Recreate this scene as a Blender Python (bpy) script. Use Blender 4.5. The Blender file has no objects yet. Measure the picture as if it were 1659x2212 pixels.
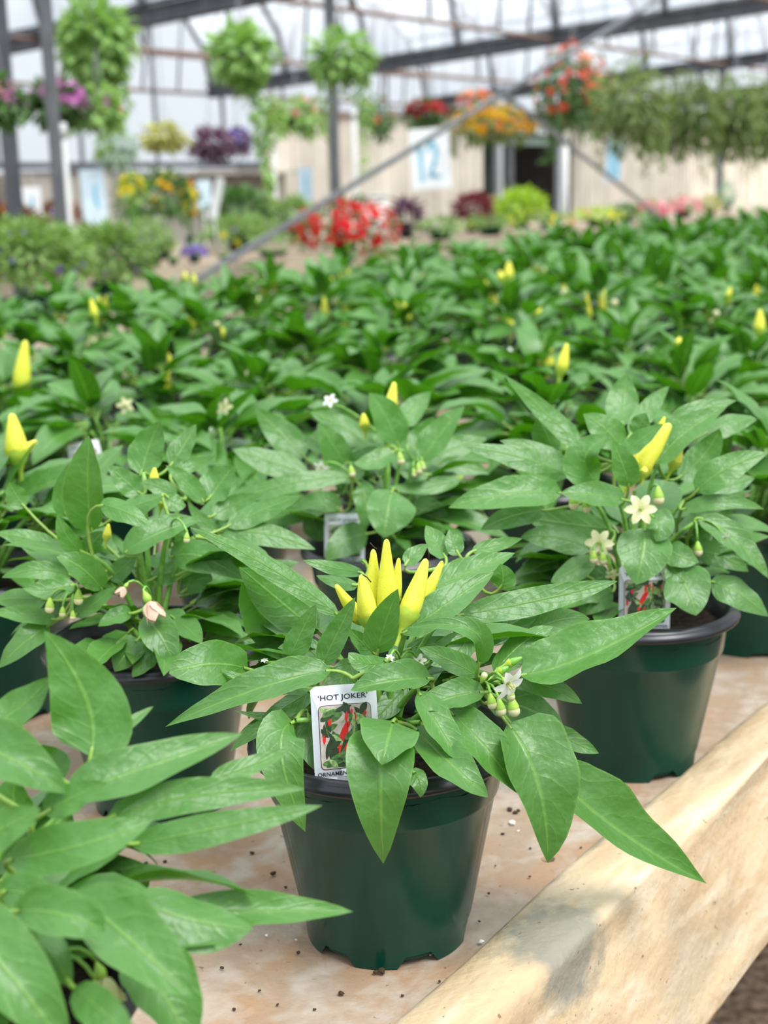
import bpy, bmesh, math, random
from mathutils import Vector, Matrix, Quaternion

# ------------------------------------------------------------------ camera
scene = bpy.context.scene
COL = scene.collection
FPX, PCX, PCY = 3000.0, 829.5, 1106.0          # focal length and centre, in 1659x2212 pixels
PITCH, ROLL = math.radians(13.2), math.radians(1.5)
CAM = Vector((0, 0, 1.211))
FW = Vector((0, math.cos(PITCH), -math.sin(PITCH)))
_U = Vector((0, math.sin(PITCH), math.cos(PITCH)))
_R = Vector((1, 0, 0))
RT = _R * math.cos(ROLL) - _U * math.sin(ROLL)
UP = _U * math.cos(ROLL) + _R * math.sin(ROLL)
cd = bpy.data.cameras.new('camera')
cam = bpy.data.objects.new('camera', cd)
COL.objects.link(cam)
cam.matrix_world = Matrix(((RT.x, UP.x, -FW.x, CAM.x), (RT.y, UP.y, -FW.y, CAM.y),
                           (RT.z, UP.z, -FW.z, CAM.z), (0, 0, 0, 1)))
cd.sensor_fit = 'VERTICAL'
cd.sensor_height = 36.0
cd.lens = FPX * 36.0 / 2212.0
cd.clip_start = 0.02
cd.clip_end = 200
cd.dof.use_dof = True
cd.dof.focus_distance = 0.81
cd.dof.aperture_fstop = 8.5
scene.camera = cam

# ------------------------------------------------------------------ light
world = bpy.data.worlds.new('overcast_sky')
scene.world = world
world.use_nodes = True
wn = world.node_tree
# overcast sky, brighter overhead than at the horizon
_tc = wn.nodes.new('ShaderNodeTexCoord'); _sx = wn.nodes.new('ShaderNodeSeparateXYZ')
wn.links.new(_tc.outputs['Generated'], _sx.inputs[0])
_mr = wn.nodes.new('ShaderNodeMapRange'); wn.links.new(_sx.outputs[2], _mr.inputs[0])
_mr.inputs[1].default_value = 0.0; _mr.inputs[2].default_value = 1.0
_mr.inputs[3].default_value = 0.66; _mr.inputs[4].default_value = 1.55
wn.nodes['Background'].inputs['Color'].default_value = (0.88, 0.94, 1.0, 1)
wn.links.new(_mr.outputs[0], wn.nodes['Background'].inputs['Strength'])
sd = bpy.data.lights.new('hazy_sun_offscreen', 'SUN')
sd.energy = 4.7
sd.angle = math.radians(28)
sd.color = (1.0, 0.97, 0.92)
sun = bpy.data.objects.new('hazy_sun_offscreen', sd)
COL.objects.link(sun)
sun.location = (3, -2, 8)
sun.rotation_euler = Vector((0.45, -0.42, 1.0)).to_track_quat('Z', 'Y').to_euler()
vs = scene.view_settings
vs.view_transform = 'Standard'
vs.look = 'None'
vs.gamma = 1.0
vs.use_curve_mapping = False
vs.exposure = 0.55

# ------------------------------------------------------------------ coordinates
def ray(px, py):
    return FW + RT * ((px - PCX) / FPX) - UP * ((py - PCY) / FPX)
def at_z(px, py, z):
    d = ray(px, py); return CAM + d * ((z - CAM.z) / d.z)
def at_y(px, py, y):
    d = ray(px, py); return CAM + d * (y / d.y)
def to_px(p):
    v = p - CAM; z = v.dot(FW)
    return PCX + FPX * v.dot(RT) / z, PCY - FPX * v.dot(UP) / z, z
BZ = 0.75                                         # bench surface height
ANG = math.radians(35.4)
US = Vector((math.sin(ANG), math.cos(ANG), 0))    # along the benches
UN = Vector((-math.cos(ANG), math.sin(ANG), 0))   # across them, away from the aisle
def W(s, n, z): return US * s + UN * n + Vector((0, 0, z))
def at_n(px, py, n):
    d = ray(px, py); return CAM + d * (n / d.dot(UN))
def at_s(px, py, s):
    d = ray(px, py); return CAM + d * (s / d.dot(US))
ROTB = math.atan2(US.y, US.x)

# ------------------------------------------------------------------ materials
def srgb(r, g, b):
    f = lambda c: (c / 255 / 12.92) if c / 255 <= 0.04045 else ((c / 255 + 0.055) / 1.055) ** 2.4
    return (f(r), f(g), f(b), 1)
MATS = {}
def mat(name, col, rough=0.5, var=0.12, scale=40, spec=0.5, bump=0.0, metal=0.0, col2=None, trans=0.0):
    m = bpy.data.materials.new(name); m.use_nodes = True
    nt = m.node_tree; b = nt.nodes['Principled BSDF']
    b.inputs['Roughness'].default_value = rough
    b.inputs['Specular IOR Level'].default_value = spec
    b.inputs['Metallic'].default_value = metal
    tc = nt.nodes.new('ShaderNodeTexCoord')
    no = nt.nodes.new('ShaderNodeTexNoise'); no.inputs['Scale'].default_value = scale
    no.inputs['Detail'].default_value = 4
    nt.links.new(tc.outputs['Object'], no.inputs['Vector'])
    ra = nt.nodes.new('ShaderNodeValToRGB')
    c2 = col2 or tuple(min(1, c * (1 + var * 2)) for c in col[:3]) + (1,)
    c1 = col if col2 else tuple(c * (1 - var) for c in col[:3]) + (1,)
    ra.color_ramp.elements[0].position = 0.35; ra.color_ramp.elements[0].color = c1
    ra.color_ramp.elements[1].position = 0.68; ra.color_ramp.elements[1].color = c2
    nt.links.new(no.outputs['Fac'], ra.inputs['Fac'])
    nt.links.new(ra.outputs['Color'], b.inputs['Base Color'])
    if bump:
        bu = nt.nodes.new('ShaderNodeBump'); bu.inputs['Strength'].default_value = bump
        bu.inputs['Distance'].default_value = 0.002
        nt.links.new(no.outputs['Fac'], bu.inputs['Height'])
        nt.links.new(bu.outputs['Normal'], b.inputs['Normal'])
    if trans:
        tr = nt.nodes.new('ShaderNodeBsdfTranslucent')
        nt.links.new(ra.outputs['Color'], tr.inputs['Color'])
        mx = nt.nodes.new('ShaderNodeMixShader'); mx.inputs[0].default_value = trans
        out = nt.nodes['Material Output']
        nt.links.new(b.outputs[0], mx.inputs[1]); nt.links.new(tr.outputs[0], mx.inputs[2])
        nt.links.new(mx.outputs[0], out.inputs['Surface'])
    MATS[name] = m
    return m

def leaf_material(name, dark, light, vein, back, transl, tmix=0.28, rough=0.42, quilt=0.5):
    m = bpy.data.materials.new(name); m.use_nodes = True
    nt = m.node_tree; N = nt.nodes.new; L = nt.links.new
    b = nt.nodes['Principled BSDF']
    b.inputs['Roughness'].default_value = rough
    b.inputs['Specular IOR Level'].default_value = 0.6
    def M(op, a, c=None, clamp=False):
        n = N('ShaderNodeMath'); n.operation = op; n.use_clamp = clamp
        for i, v in enumerate((a, c)):
            if v is None: continue
            if isinstance(v, (int, float)): n.inputs[i].default_value = v
            else: L(v, n.inputs[i])
        return n.outputs[0]
    geo = N('ShaderNodeNewGeometry')
    n1 = N('ShaderNodeTexNoise'); n1.inputs['Scale'].default_value = 55; n1.inputs['Detail'].default_value = 3
    L(geo.outputs['Position'], n1.inputs['Vector'])
    uv = N('ShaderNodeUVMap'); uv.uv_map = 'UVMap'
    sx = N('ShaderNodeSeparateXYZ'); L(uv.outputs[0], sx.inputs[0])
    u, v = sx.outputs[0], sx.outputs[1]
    a = M('MULTIPLY', M('ABSOLUTE', M('SUBTRACT', v, 0.5)), 2.0)
    mid = M('SUBTRACT', 1.0, M('DIVIDE', a, M('ADD', 0.05, M('MULTIPLY', u, 0.07))), True)
    mid = M('POWER', mid, 0.7)
    ph = M('SUBTRACT', M('MULTIPLY', u, 6.0), M('MULTIPLY', M('POWER', a, 1.25), 1.6))
    sign = M('MULTIPLY', M('GREATER_THAN', v, 0.5), 0.45)
    ph = M('ADD', M('ADD', ph, sign), M('MULTIPLY', n1.outputs['Fac'], 0.9))
    tri = M('MULTIPLY', M('ABSOLUTE', M('SUBTRACT', M('FRACT', ph), 0.5)), 2.0)   # 1 on a side vein
    side = M('POWER', tri, 16.0)
    side = M('MULTIPLY', side, M('SUBTRACT', 1.0, M('MULTIPLY', a, 0.75)))
    n2 = N('ShaderNodeTexNoise'); n2.inputs['Scale'].default_value = 700; n2.inputs['Detail'].default_value = 2
    L(geo.outputs['Position'], n2.inputs['Vector'])
    oi = N('ShaderNodeObjectInfo')
    rnd = M('FRACT', M('ADD', geo.outputs['Random Per Island'], oi.outputs['Random']))
    fac = M('ADD', M('MULTIPLY', n1.outputs['Fac'], 0.5), M('MULTIPLY', rnd, 0.78))
    fac = M('ADD', fac, M('MULTIPLY', n2.outputs['Fac'], 0.2))
    fac = M('ADD', fac, M('MULTIPLY', M('SUBTRACT', M('POWER', tri, 2.0), 0.33), 0.16))
    fac = M('SUBTRACT', fac, 0.26, True)
    mx = N('ShaderNodeMix'); mx.data_type = 'RGBA'
    L(fac, mx.inputs[0]); mx.inputs[6].default_value = dark; mx.inputs[7].default_value = light
    mv = N('ShaderNodeMix'); mv.data_type = 'RGBA'
    edge = M('MULTIPLY', M('GREATER_THAN', a, 0.955), 0.45)
    L(M('ADD', M('ADD', mid, edge), M('MULTIPLY', side, 0.5), True), mv.inputs[0]); L(mx.outputs[2], mv.inputs[6]); mv.inputs[7].default_value = vein
    mb = N('ShaderNodeMix'); mb.data_type = 'RGBA'
    L(M('MULTIPLY', geo.outputs['Backfacing'], 0.75), mb.inputs[0]); L(mv.outputs[2], mb.inputs[6]); mb.inputs[7].default_value = back
    # pale thin rim of the blade
    L(mb.outputs[2], b.inputs['Base Color'])
    n3 = N('ShaderNodeTexNoise'); n3.inputs['Scale'].default_value = 95; n3.inputs['Detail'].default_value = 2
    L(geo.outputs['Position'], n3.inputs['Vector'])
    hgt = M('ADD', M('MULTIPLY', M('POWER', tri, 6.0), -0.10), M('MULTIPLY', n3.outputs['Fac'], 1.3))
    hgt = M('ADD', hgt, M('MULTIPLY', n2.outputs['Fac'], 0.12))
    hgt = M('SUBTRACT', hgt, M('MULTIPLY', mid, 0.3))
    bu = N('ShaderNodeBump'); bu.inputs['Strength'].default_value = quilt; bu.inputs['Distance'].default_value = 0.0022
    L(hgt, bu.inputs['Height']); L(bu.outputs[0], b.inputs['Normal'])
    tr = N('ShaderNodeBsdfTranslucent'); tr.inputs['Color'].default_value = transl
    ms = N('ShaderNodeMixShader'); ms.inputs[0].default_value = tmix
    L(b.outputs[0], ms.inputs[1]); L(tr.outputs[0], ms.inputs[2])
    L(ms.outputs[0], nt.nodes['Material Output'].inputs['Surface'])
    MATS[name] = m
    return m

leaf_material('pepper_leaf', (0.0022, 0.034, 0.004, 1), (0.044, 0.165, 0.009, 1), (0.29, 0.48, 0.08, 1),
              (0.09, 0.24, 0.045, 1), (0.12, 0.46, 0.006, 1), 0.20, 0.41, 0.55)
leaf_material('vine_leaf', (0.10, 0.26, 0.05, 1), (0.30, 0.50, 0.14, 1), (0.4, 0.6, 0.2, 1), (0.3, 0.5, 0.15, 1), (0.4, 0.65, 0.12, 1), 0.35, 0.5, 0.2)
leaf_material('fern_leaf', (0.055, 0.085, 0.018, 1), (0.17, 0.21, 0.05, 1), (0.3, 0.42, 0.12, 1), (0.2, 0.3, 0.09, 1), (0.28, 0.42, 0.06, 1), 0.3, 0.6, 0.2)
leaf_material('dark_leaf', (0.03, 0.085, 0.02, 1), (0.10, 0.22, 0.05, 1), (0.2, 0.35, 0.1, 1), (0.1, 0.2, 0.05, 1), (0.1, 0.3, 0.04, 1), 0.25, 0.5, 0.2)
leaf_material('meadow_leaf', (0.11, 0.23, 0.05, 1), (0.26, 0.40, 0.12, 1), (0.35, 0.5, 0.2, 1), (0.25, 0.4, 0.12, 1), (0.3, 0.5, 0.08, 1), 0.3, 0.6, 0.2)
leaf_material('lime_leaf', (0.30, 0.50, 0.02, 1), (0.60, 0.78, 0.08, 1), (0.6, 0.8, 0.1, 1), (0.5, 0.7, 0.08, 1), (0.6, 0.85, 0.05, 1), 0.3, 0.5, 0.2)
leaf_material('burgundy_leaf', (0.10, 0.012, 0.022, 1), (0.28, 0.05, 0.07, 1), (0.3, 0.1, 0.1, 1), (0.2, 0.05, 0.06, 1), (0.4, 0.05, 0.06, 1), 0.2, 0.5, 0.2)
leaf_material('plum_leaf', (0.06, 0.025, 0.05, 1), (0.20, 0.10, 0.16, 1), (0.25, 0.15, 0.2, 1), (0.15, 0.08, 0.12, 1), (0.3, 0.1, 0.2, 1), 0.2, 0.5, 0.2)
leaf_material('silver_leaf', (0.20, 0.30, 0.20, 1), (0.42, 0.54, 0.42, 1), (0.5, 0.6, 0.5, 1), (0.4, 0.5, 0.4, 1), (0.4, 0.6, 0.35, 1), 0.3, 0.6, 0.2)
leaf_material('variegated_leaf', (0.30, 0.35, 0.06, 1), (0.70, 0.66, 0.22, 1), (0.7, 0.7, 0.3, 1), (0.5, 0.5, 0.15, 1), (0.6, 0.6, 0.15, 1), 0.3, 0.5, 0.2)
leaf_material('rust_leaf', (0.12, 0.04, 0.02, 1), (0.30, 0.12, 0.06, 1), (0.3, 0.2, 0.1, 1), (0.2, 0.1, 0.05, 1), (0.3, 0.1, 0.05, 1), 0.2, 0.5, 0.2)

mat('stem_green', (0.16, 0.36, 0.055, 1), 0.5, 0.2, 150)
mat('pot_green', (0.0012, 0.050, 0.032, 1), 0.19, 0.08, 25, 0.34)
mat('pot_black', (0.012, 0.013, 0.018, 1), 0.32, 0.1, 60, 0.5)
mat('soil', (0.010, 0.007, 0.005, 1), 0.95, 0.3, 400, 0.2, 1.0, col2=(0.05, 0.035, 0.022, 1))
mat('perlite', (0.75, 0.72, 0.66, 1), 0.9, 0.1, 300)
mat('crumb', (0.05, 0.025, 0.012, 1), 0.95, 0.3, 500)
mat('pepper_yellow', (0.82, 0.84, 0.03, 1), 0.30, 0.04, 60, 0.5, col2=(0.94, 0.90, 0.17, 1), trans=0.22)
mat('calyx', (0.42, 0.56, 0.06, 1), 0.5, 0.15, 200)
mat('petal_white', (0.86, 0.88, 0.80, 1), 0.5, 0.03, 200, trans=0.3)
mat('petal_cream', (0.78, 0.76, 0.45, 1), 0.5, 0.05, 200, trans=0.3)
mat('petal_wilted', (0.72, 0.50, 0.38, 1), 0.7, 0.12, 200, trans=0.2)
mat('anther', (0.55, 0.60, 0.22, 1), 0.6, 0.1, 300)
mat('style_brown', (0.03, 0.02, 0.012, 1), 0.7, 0.1, 300)
mat('bud_green', (0.30, 0.50, 0.06, 1), 0.5, 0.1, 300)
mat('unripe_green', (0.14, 0.40, 0.035, 1), 0.25, 0.1, 100)
mat('card_white', (0.80, 0.83, 0.90, 1), 0.35, 0.015, 100)
mat('ink_black', (0.012, 0.012, 0.02, 1), 0.5, 0.05, 100)
mat('print_beige', (0.42, 0.37, 0.33, 1), 0.4, 0.12, 300)
mat('print_leaf', (0.055, 0.14, 0.035, 1), 0.4, 0.4, 500)
mat('print_leaf_pale', (0.22, 0.34, 0.12, 1), 0.4, 0.3, 500)
mat('print_red', (0.62, 0.012, 0.012, 1), 0.35, 0.1, 200)
mat('print_dark', (0.02, 0.04, 0.015, 1), 0.4, 0.2, 300)
mat('steel', (0.14, 0.15, 0.16, 1), 0.5, 0.15, 6, 0.5, metal=0.2)
mat('steel_dark', (0.075, 0.082, 0.095, 1), 0.55, 0.15, 6)
mat('rust_steel', (0.22, 0.15, 0.12, 1), 0.6, 0.2, 6)
mat('galvanised', (0.20, 0.21, 0.22, 1), 0.4, 0.12, 20, metal=0.5)
mat('white_pipe', (0.72, 0.72, 0.70, 1), 0.45, 0.05, 10)
mat('sign_white', (0.88, 0.92, 0.95, 1), 0.5, 0.02, 10)
mat('sign_pale_blue', (0.62, 0.76, 0.86, 1), 0.5, 0.05, 10)
mat('ink_blue', (0.18, 0.56, 0.76, 1), 0.5, 0.1, 30)
mat('siding', (0.60, 0.54, 0.45, 1), 0.7, 0.08, 1.2)
mat('siding_grey', (0.36, 0.33, 0.29, 1), 0.8, 0.15, 1.5)
mat('door_trim', (0.45, 0.47, 0.48, 1), 0.5, 0.05, 5)
mat('door_green', (0.20, 0.28, 0.22, 1), 0.5, 0.1, 5)
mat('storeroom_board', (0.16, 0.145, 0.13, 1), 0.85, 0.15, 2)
mat('floor_gravel', (0.055, 0.035, 0.024, 1), 0.95, 0.3, 60, 0.2, 1.0, col2=(0.22, 0.16, 0.115, 1))
mat('terracotta', (0.42, 0.16, 0.06, 1), 0.7, 0.1, 20)
mat('basket_plastic', (0.03, 0.05, 0.035, 1), 0.5, 0.1, 20)
mat('basket_white', (0.65, 0.62, 0.56, 1), 0.5, 0.1, 20)
mat('wire', (0.22, 0.23, 0.24, 1), 0.5, 0.1, 20)
for nm, c in dict(bloom_pink=(0.95, 0.34, 0.76), bloom_coral=(0.85, 0.16, 0.09), bloom_red=(0.78, 0.018, 0.028),
                  bloom_crimson=(0.42, 0.006, 0.016), bloom_yellow=(0.95, 0.52, 0.012), bloom_lemon=(0.92, 0.76, 0.06),
                  bloom_orange=(0.90, 0.36, 0.06), bloom_peach=(0.95, 0.36, 0.20), bloom_rose=(0.85, 0.22, 0.30),
                  bloom_lilac=(0.33, 0.24, 0.52), bloom_violet=(0.24, 0.16, 0.50), bloom_blush=(0.88, 0.40, 0.46),
                  bloom_white=(0.85, 0.84, 0.8)).items():
    mat(nm, c + (1,), 0.5, 0.12, 30, trans=0.3)

def roof_material():
    m = bpy.data.materials.new('poly_sheet'); m.use_nodes = True
    nt = m.node_tree; nt.nodes.remove(nt.nodes['Principled BSDF'])
    no = nt.nodes.new('ShaderNodeTexNoise'); no.inputs['Scale'].default_value = 0.9
    ra = nt.nodes.new('ShaderNodeValToRGB')
    ra.color_ramp.elements[0].color = (0.80, 0.85, 0.92, 1); ra.color_ramp.elements[1].color = (0.95, 0.96, 0.97, 1)
    nt.links.new(no.outputs['Fac'], ra.inputs['Fac'])
    tp = nt.nodes.new('ShaderNodeBsdfTransparent'); tp.inputs['Color'].default_value = (0.95, 0.97, 0.99, 1)
    tl = nt.nodes.new('ShaderNodeBsdfTranslucent'); nt.links.new(ra.outputs['Color'], tl.inputs['Color'])
    mx = nt.nodes.new('ShaderNodeMixShader'); mx.inputs[0].default_value = 0.35
    nt.links.new(tp.outputs[0], mx.inputs[1]); nt.links.new(tl.outputs[0], mx.inputs[2])
    nt.links.new(mx.outputs[0], nt.nodes['Material Output'].inputs['Surface'])
    MATS['poly_sheet'] = m
roof_material()

def bench_material(name, base, warm, pale, grey_amt, streak, patch=False):
    """stained moulded tray: warm and pale mottling, grey algae film, dark specks, fine pits"""
    m = bpy.data.materials.new(name); m.use_nodes = True
    nt = m.node_tree; N = nt.nodes.new; L = nt.links.new
    b = nt.nodes['Principled BSDF']; b.inputs['Roughness'].default_value = 0.62
    b.inputs['Specular IOR Level'].default_value = 0.3
    tc = N('ShaderNodeTexCoord')
    mp = N('ShaderNodeMapping'); L(tc.outputs['Object'], mp.inputs[0])
    mp.inputs['Scale'].default_value = streak
    mp.vector_type = 'TEXTURE'; mp.inputs['Rotation'].default_value = (0, 0, ROTB); mp.inputs['Scale'].default_value = tuple(1 / q for q in streak)
    def noise(sc, det=5, src=None, dist=0.0):
        n = N('ShaderNodeTexNoise'); n.inputs['Scale'].default_value = sc; n.inputs['Detail'].default_value = det
        n.inputs['Distortion'].default_value = dist
        L((src or tc.outputs['Object']), n.inputs['Vector']); return n.outputs['Fac']
    def ramp(f, p0, p1):
        r = N('ShaderNodeMapRange'); L(f, r.inputs[0]); r.inputs[1].default_value = p0; r.inputs[2].default_value = p1
        return r.outputs[0]
    def mix(f, a, c):
        x = N('ShaderNodeMix'); x.data_type = 'RGBA'
        L(f, x.inputs[0])
        for i, q in ((6, a), (7, c)):
            if isinstance(q, tuple): x.inputs[i].default_value = q
            else: L(q, x.inputs[i])
        return x.outputs[2]
    c = mix(ramp(noise(16, 8, mp.outputs[0], 0.2), 0.42, 0.66), base, warm)
    c = mix(ramp(noise(34, 8, mp.outputs[0], 0.3), 0.46, 0.70), c, pale)
    g = N('ShaderNodeMath'); g.operation = 'MULTIPLY'; g.inputs[1].default_value = grey_amt
    L(ramp(noise(6.5, 5, None, 0.4), 0.57, 0.68), g.inputs[0])
    c = mix(g.outputs[0], c, (0.22, 0.23, 0.20, 1))
    if patch:                                        # grey algae stain on the rail
        ds = N('ShaderNodeVectorMath'); ds.operation = 'DISTANCE'
        L(N('ShaderNodeNewGeometry').outputs['Position'], ds.inputs[0]); ds.inputs[1].default_value = tuple(at_z(1205, 2035, BZ + 0.012))
        nn = N('ShaderNodeMath'); nn.operation = 'MULTIPLY_ADD'; L(noise(60, 5), nn.inputs[0]); nn.inputs[1].default_value = 0.05; L(ds.outputs['Value'], nn.inputs[2])
        pm = N('ShaderNodeMath'); pm.operation = 'MULTIPLY'; pm.inputs[1].default_value = 0.8; L(ramp(nn.outputs[0], 0.075, 0.052), pm.inputs[0])
        c = mix(pm.outputs[0], c, (0.20, 0.21, 0.18, 1))
    if patch:                                        # dirt line along the foot of the rail
        dt = N('ShaderNodeVectorMath'); dt.operation = 'DOT_PRODUCT'
        L(N('ShaderNodeNewGeometry').outputs['Position'], dt.inputs[0]); dt.inputs[1].default_value = tuple(UN)
        n4 = N('ShaderNodeMath'); n4.operation = 'MULTIPLY_ADD'; L(noise(45, 6), n4.inputs[0]); n4.inputs[1].default_value = 0.028; L(dt.outputs['Value'], n4.inputs[2])
        p4 = N('ShaderNodeMath'); p4.operation = 'MULTIPLY'; p4.inputs[1].default_value = 0.6; L(ramp(n4.outputs[0], 0.410, 0.418), p4.inputs[0])
        c = mix(p4.outputs[0], c, (0.20, 0.19, 0.16, 1))
    h = N('ShaderNodeMath'); h.operation = 'MULTIPLY'; h.inputs[1].default_value = 0.75
    L(ramp(noise(150, 3), 0.69, 0.74), h.inputs[0])
    c = mix(h.outputs[0], c, (0.17, 0.10, 0.06, 1))
    L(c, b.inputs['Base Color'])
    bu = N('ShaderNodeBump'); bu.inputs['Strength'].default_value = 0.6; bu.inputs['Distance'].default_value = 0.0025
    L(noise(120, 8), bu.inputs['Height']); L(bu.outputs[0], b.inputs['Normal'])
    MATS[name] = m
bench_material('tray', (0.33, 0.245, 0.175, 1), (0.37, 0.23, 0.135, 1), (0.44, 0.375, 0.31, 1), 0.5, (1, 1, 1))
bench_material('tray_side', (0.66, 0.50, 0.31, 1), (0.52, 0.37, 0.22, 1), (0.72, 0.60, 0.43, 1), 0.30, (0.4, 1.6, 1.6), True)

# ------------------------------------------------------------------ object helpers
def link(name, me, parent=None, loc=None):
    o = bpy.data.objects.new(name, me); COL.objects.link(o)
    if parent is not None: o.parent = parent
    if loc is not None: o.location = loc
    return o
def tag(o, label=None, cat=None, group=None, kind=None):
    if label: o['label'] = label
    if cat: o['category'] = cat
    if group: o['group'] = group
    if kind: o['kind'] = kind
    return o
def thing(name, loc, label, cat, group=None):
    return tag(link(name, None, None, loc), label, cat, group)
class MB:
    """collects faces, with uv and material slots, for one mesh"""
    def __init__(s): s.v = []; s.f = []; s.uv = []; s.mi = []
    def add(s, verts, faces, uvs=None, mi=0):
        o = len(s.v); s.v += [tuple(p) for p in verts]
        s.f += [tuple(i + o for i in fc) for fc in faces]
        s.uv += uvs if uvs else [(0.3, 0.5)] * len(verts)
        s.mi += [mi] * len(faces)
    def mesh(s, name, mats, smooth=True, uv=False):
        me = bpy.data.meshes.new(name); me.from_pydata(s.v, [], s.f)
        for m in mats: me.materials.append(MATS[m])
        if len(mats) > 1: me.polygons.foreach_set('material_index', s.mi)
        if smooth: me.polygons.foreach_set('use_smooth', [True] * len(s.f))
        if uv:
            l = me.uv_layers.new(name='UVMap'); fl = []
            for fc in s.f:
                for i in fc: fl += s.uv[i]
            l.data.foreach_set('uv', fl)
        me.update(); return me
    def box(s, c, sx, sy, sz, mi=0, ax=None, ay=None, az=None):
        ax = ax or Vector((1, 0, 0)); ay = ay or Vector((0, 1, 0)); az = az or Vector((0, 0, 1))
        c = Vector(c)
        vs_ = [c + ax * (sx / 2 * i) + ay * (sy / 2 * j) + az * (sz / 2 * k) for k in (-1, 1) for j in (-1, 1) for i in (-1, 1)]
        s.add(vs_, [(0, 2, 3, 1), (4, 5, 7, 6), (0, 1, 5, 4), (2, 6, 7, 3), (0, 4, 6, 2), (1, 3, 7, 5)], None, mi)
    def bar(s, a, b, w, h, mi=0):
        a, b = Vector(a), Vector(b); d = (b - a); ln = d.length; d.normalize()
        side = d.cross(Vector((0, 0, 1)))
        if side.length < 1e-4: side = Vector((1, 0, 0))
        side.normalize(); up = side.cross(d)
        s.box((a + b) / 2, ln, w, h, mi, d, side, up)
    def tube(s, pts, rs, seg=6, mi=0, cap=True, uvs=None):
        pts = [Vector(p) for p in pts]; n = len(pts)
        if isinstance(rs, (int, float)): rs = [rs] * n
        vs_, fs = [], []
        for i, p in enumerate(pts):
            t = (pts[min(i + 1, n - 1)] - pts[max(i - 1, 0)]).normalized()
            a = t.cross(Vector((0.31, 0.17, 0.93)))
            if a.length < 1e-3: a = t.cross(Vector((1, 0, 0)))
            a.normalize(); b = t.cross(a)
            for k in range(seg):
                th = 2 * math.pi * k / seg
                vs_.append(p + a * (rs[i] * math.cos(th)) + b * (rs[i] * math.sin(th)))
        for i in range(n - 1):
            for k in range(seg):
                k2 = (k + 1) % seg
                fs.append((i * seg + k, i * seg + k2, (i + 1) * seg + k2, (i + 1) * seg + k))
        if cap: fs.append(tuple(range(seg - 1, -1, -1))); fs.append(tuple((n - 1) * seg + k for k in range(seg)))
        s.add(vs_, fs, uvs, mi)
    def lathe(s, prof, seg=32, mi=0, c=(0, 0, 0)):
        vs_, fs = [], []; n = len(prof)
        for r, z in prof:
            for k in range(seg):
                th = 2 * math.pi * k / seg
                vs_.append((c[0] + r * math.cos(th), c[1] + r * math.sin(th), c[2] + z))
        for i in range(n - 1):
            for k in range(seg):
                k2 = (k + 1) % seg
                fs.append((i * seg + k, i * seg + k2, (i + 1) * seg + k2, (i + 1) * seg + k))
        s.add(vs_, fs, None, mi)
def bez(a, c, b, t): return a * ((1 - t) ** 2) + c * (2 * t * (1 - t)) + b * (t * t)

# ================================================================== the setting
rng = random.Random(7)
mb = MB(); mb.add([W(-10, -12, 0), W(50, -12, 0), W(50, 30, 0), W(-10, 30, 0)], [(0, 1, 2, 3)])
tag(link('floor', mb.mesh('floor', ['floor_gravel'], False)), kind='structure')

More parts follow.
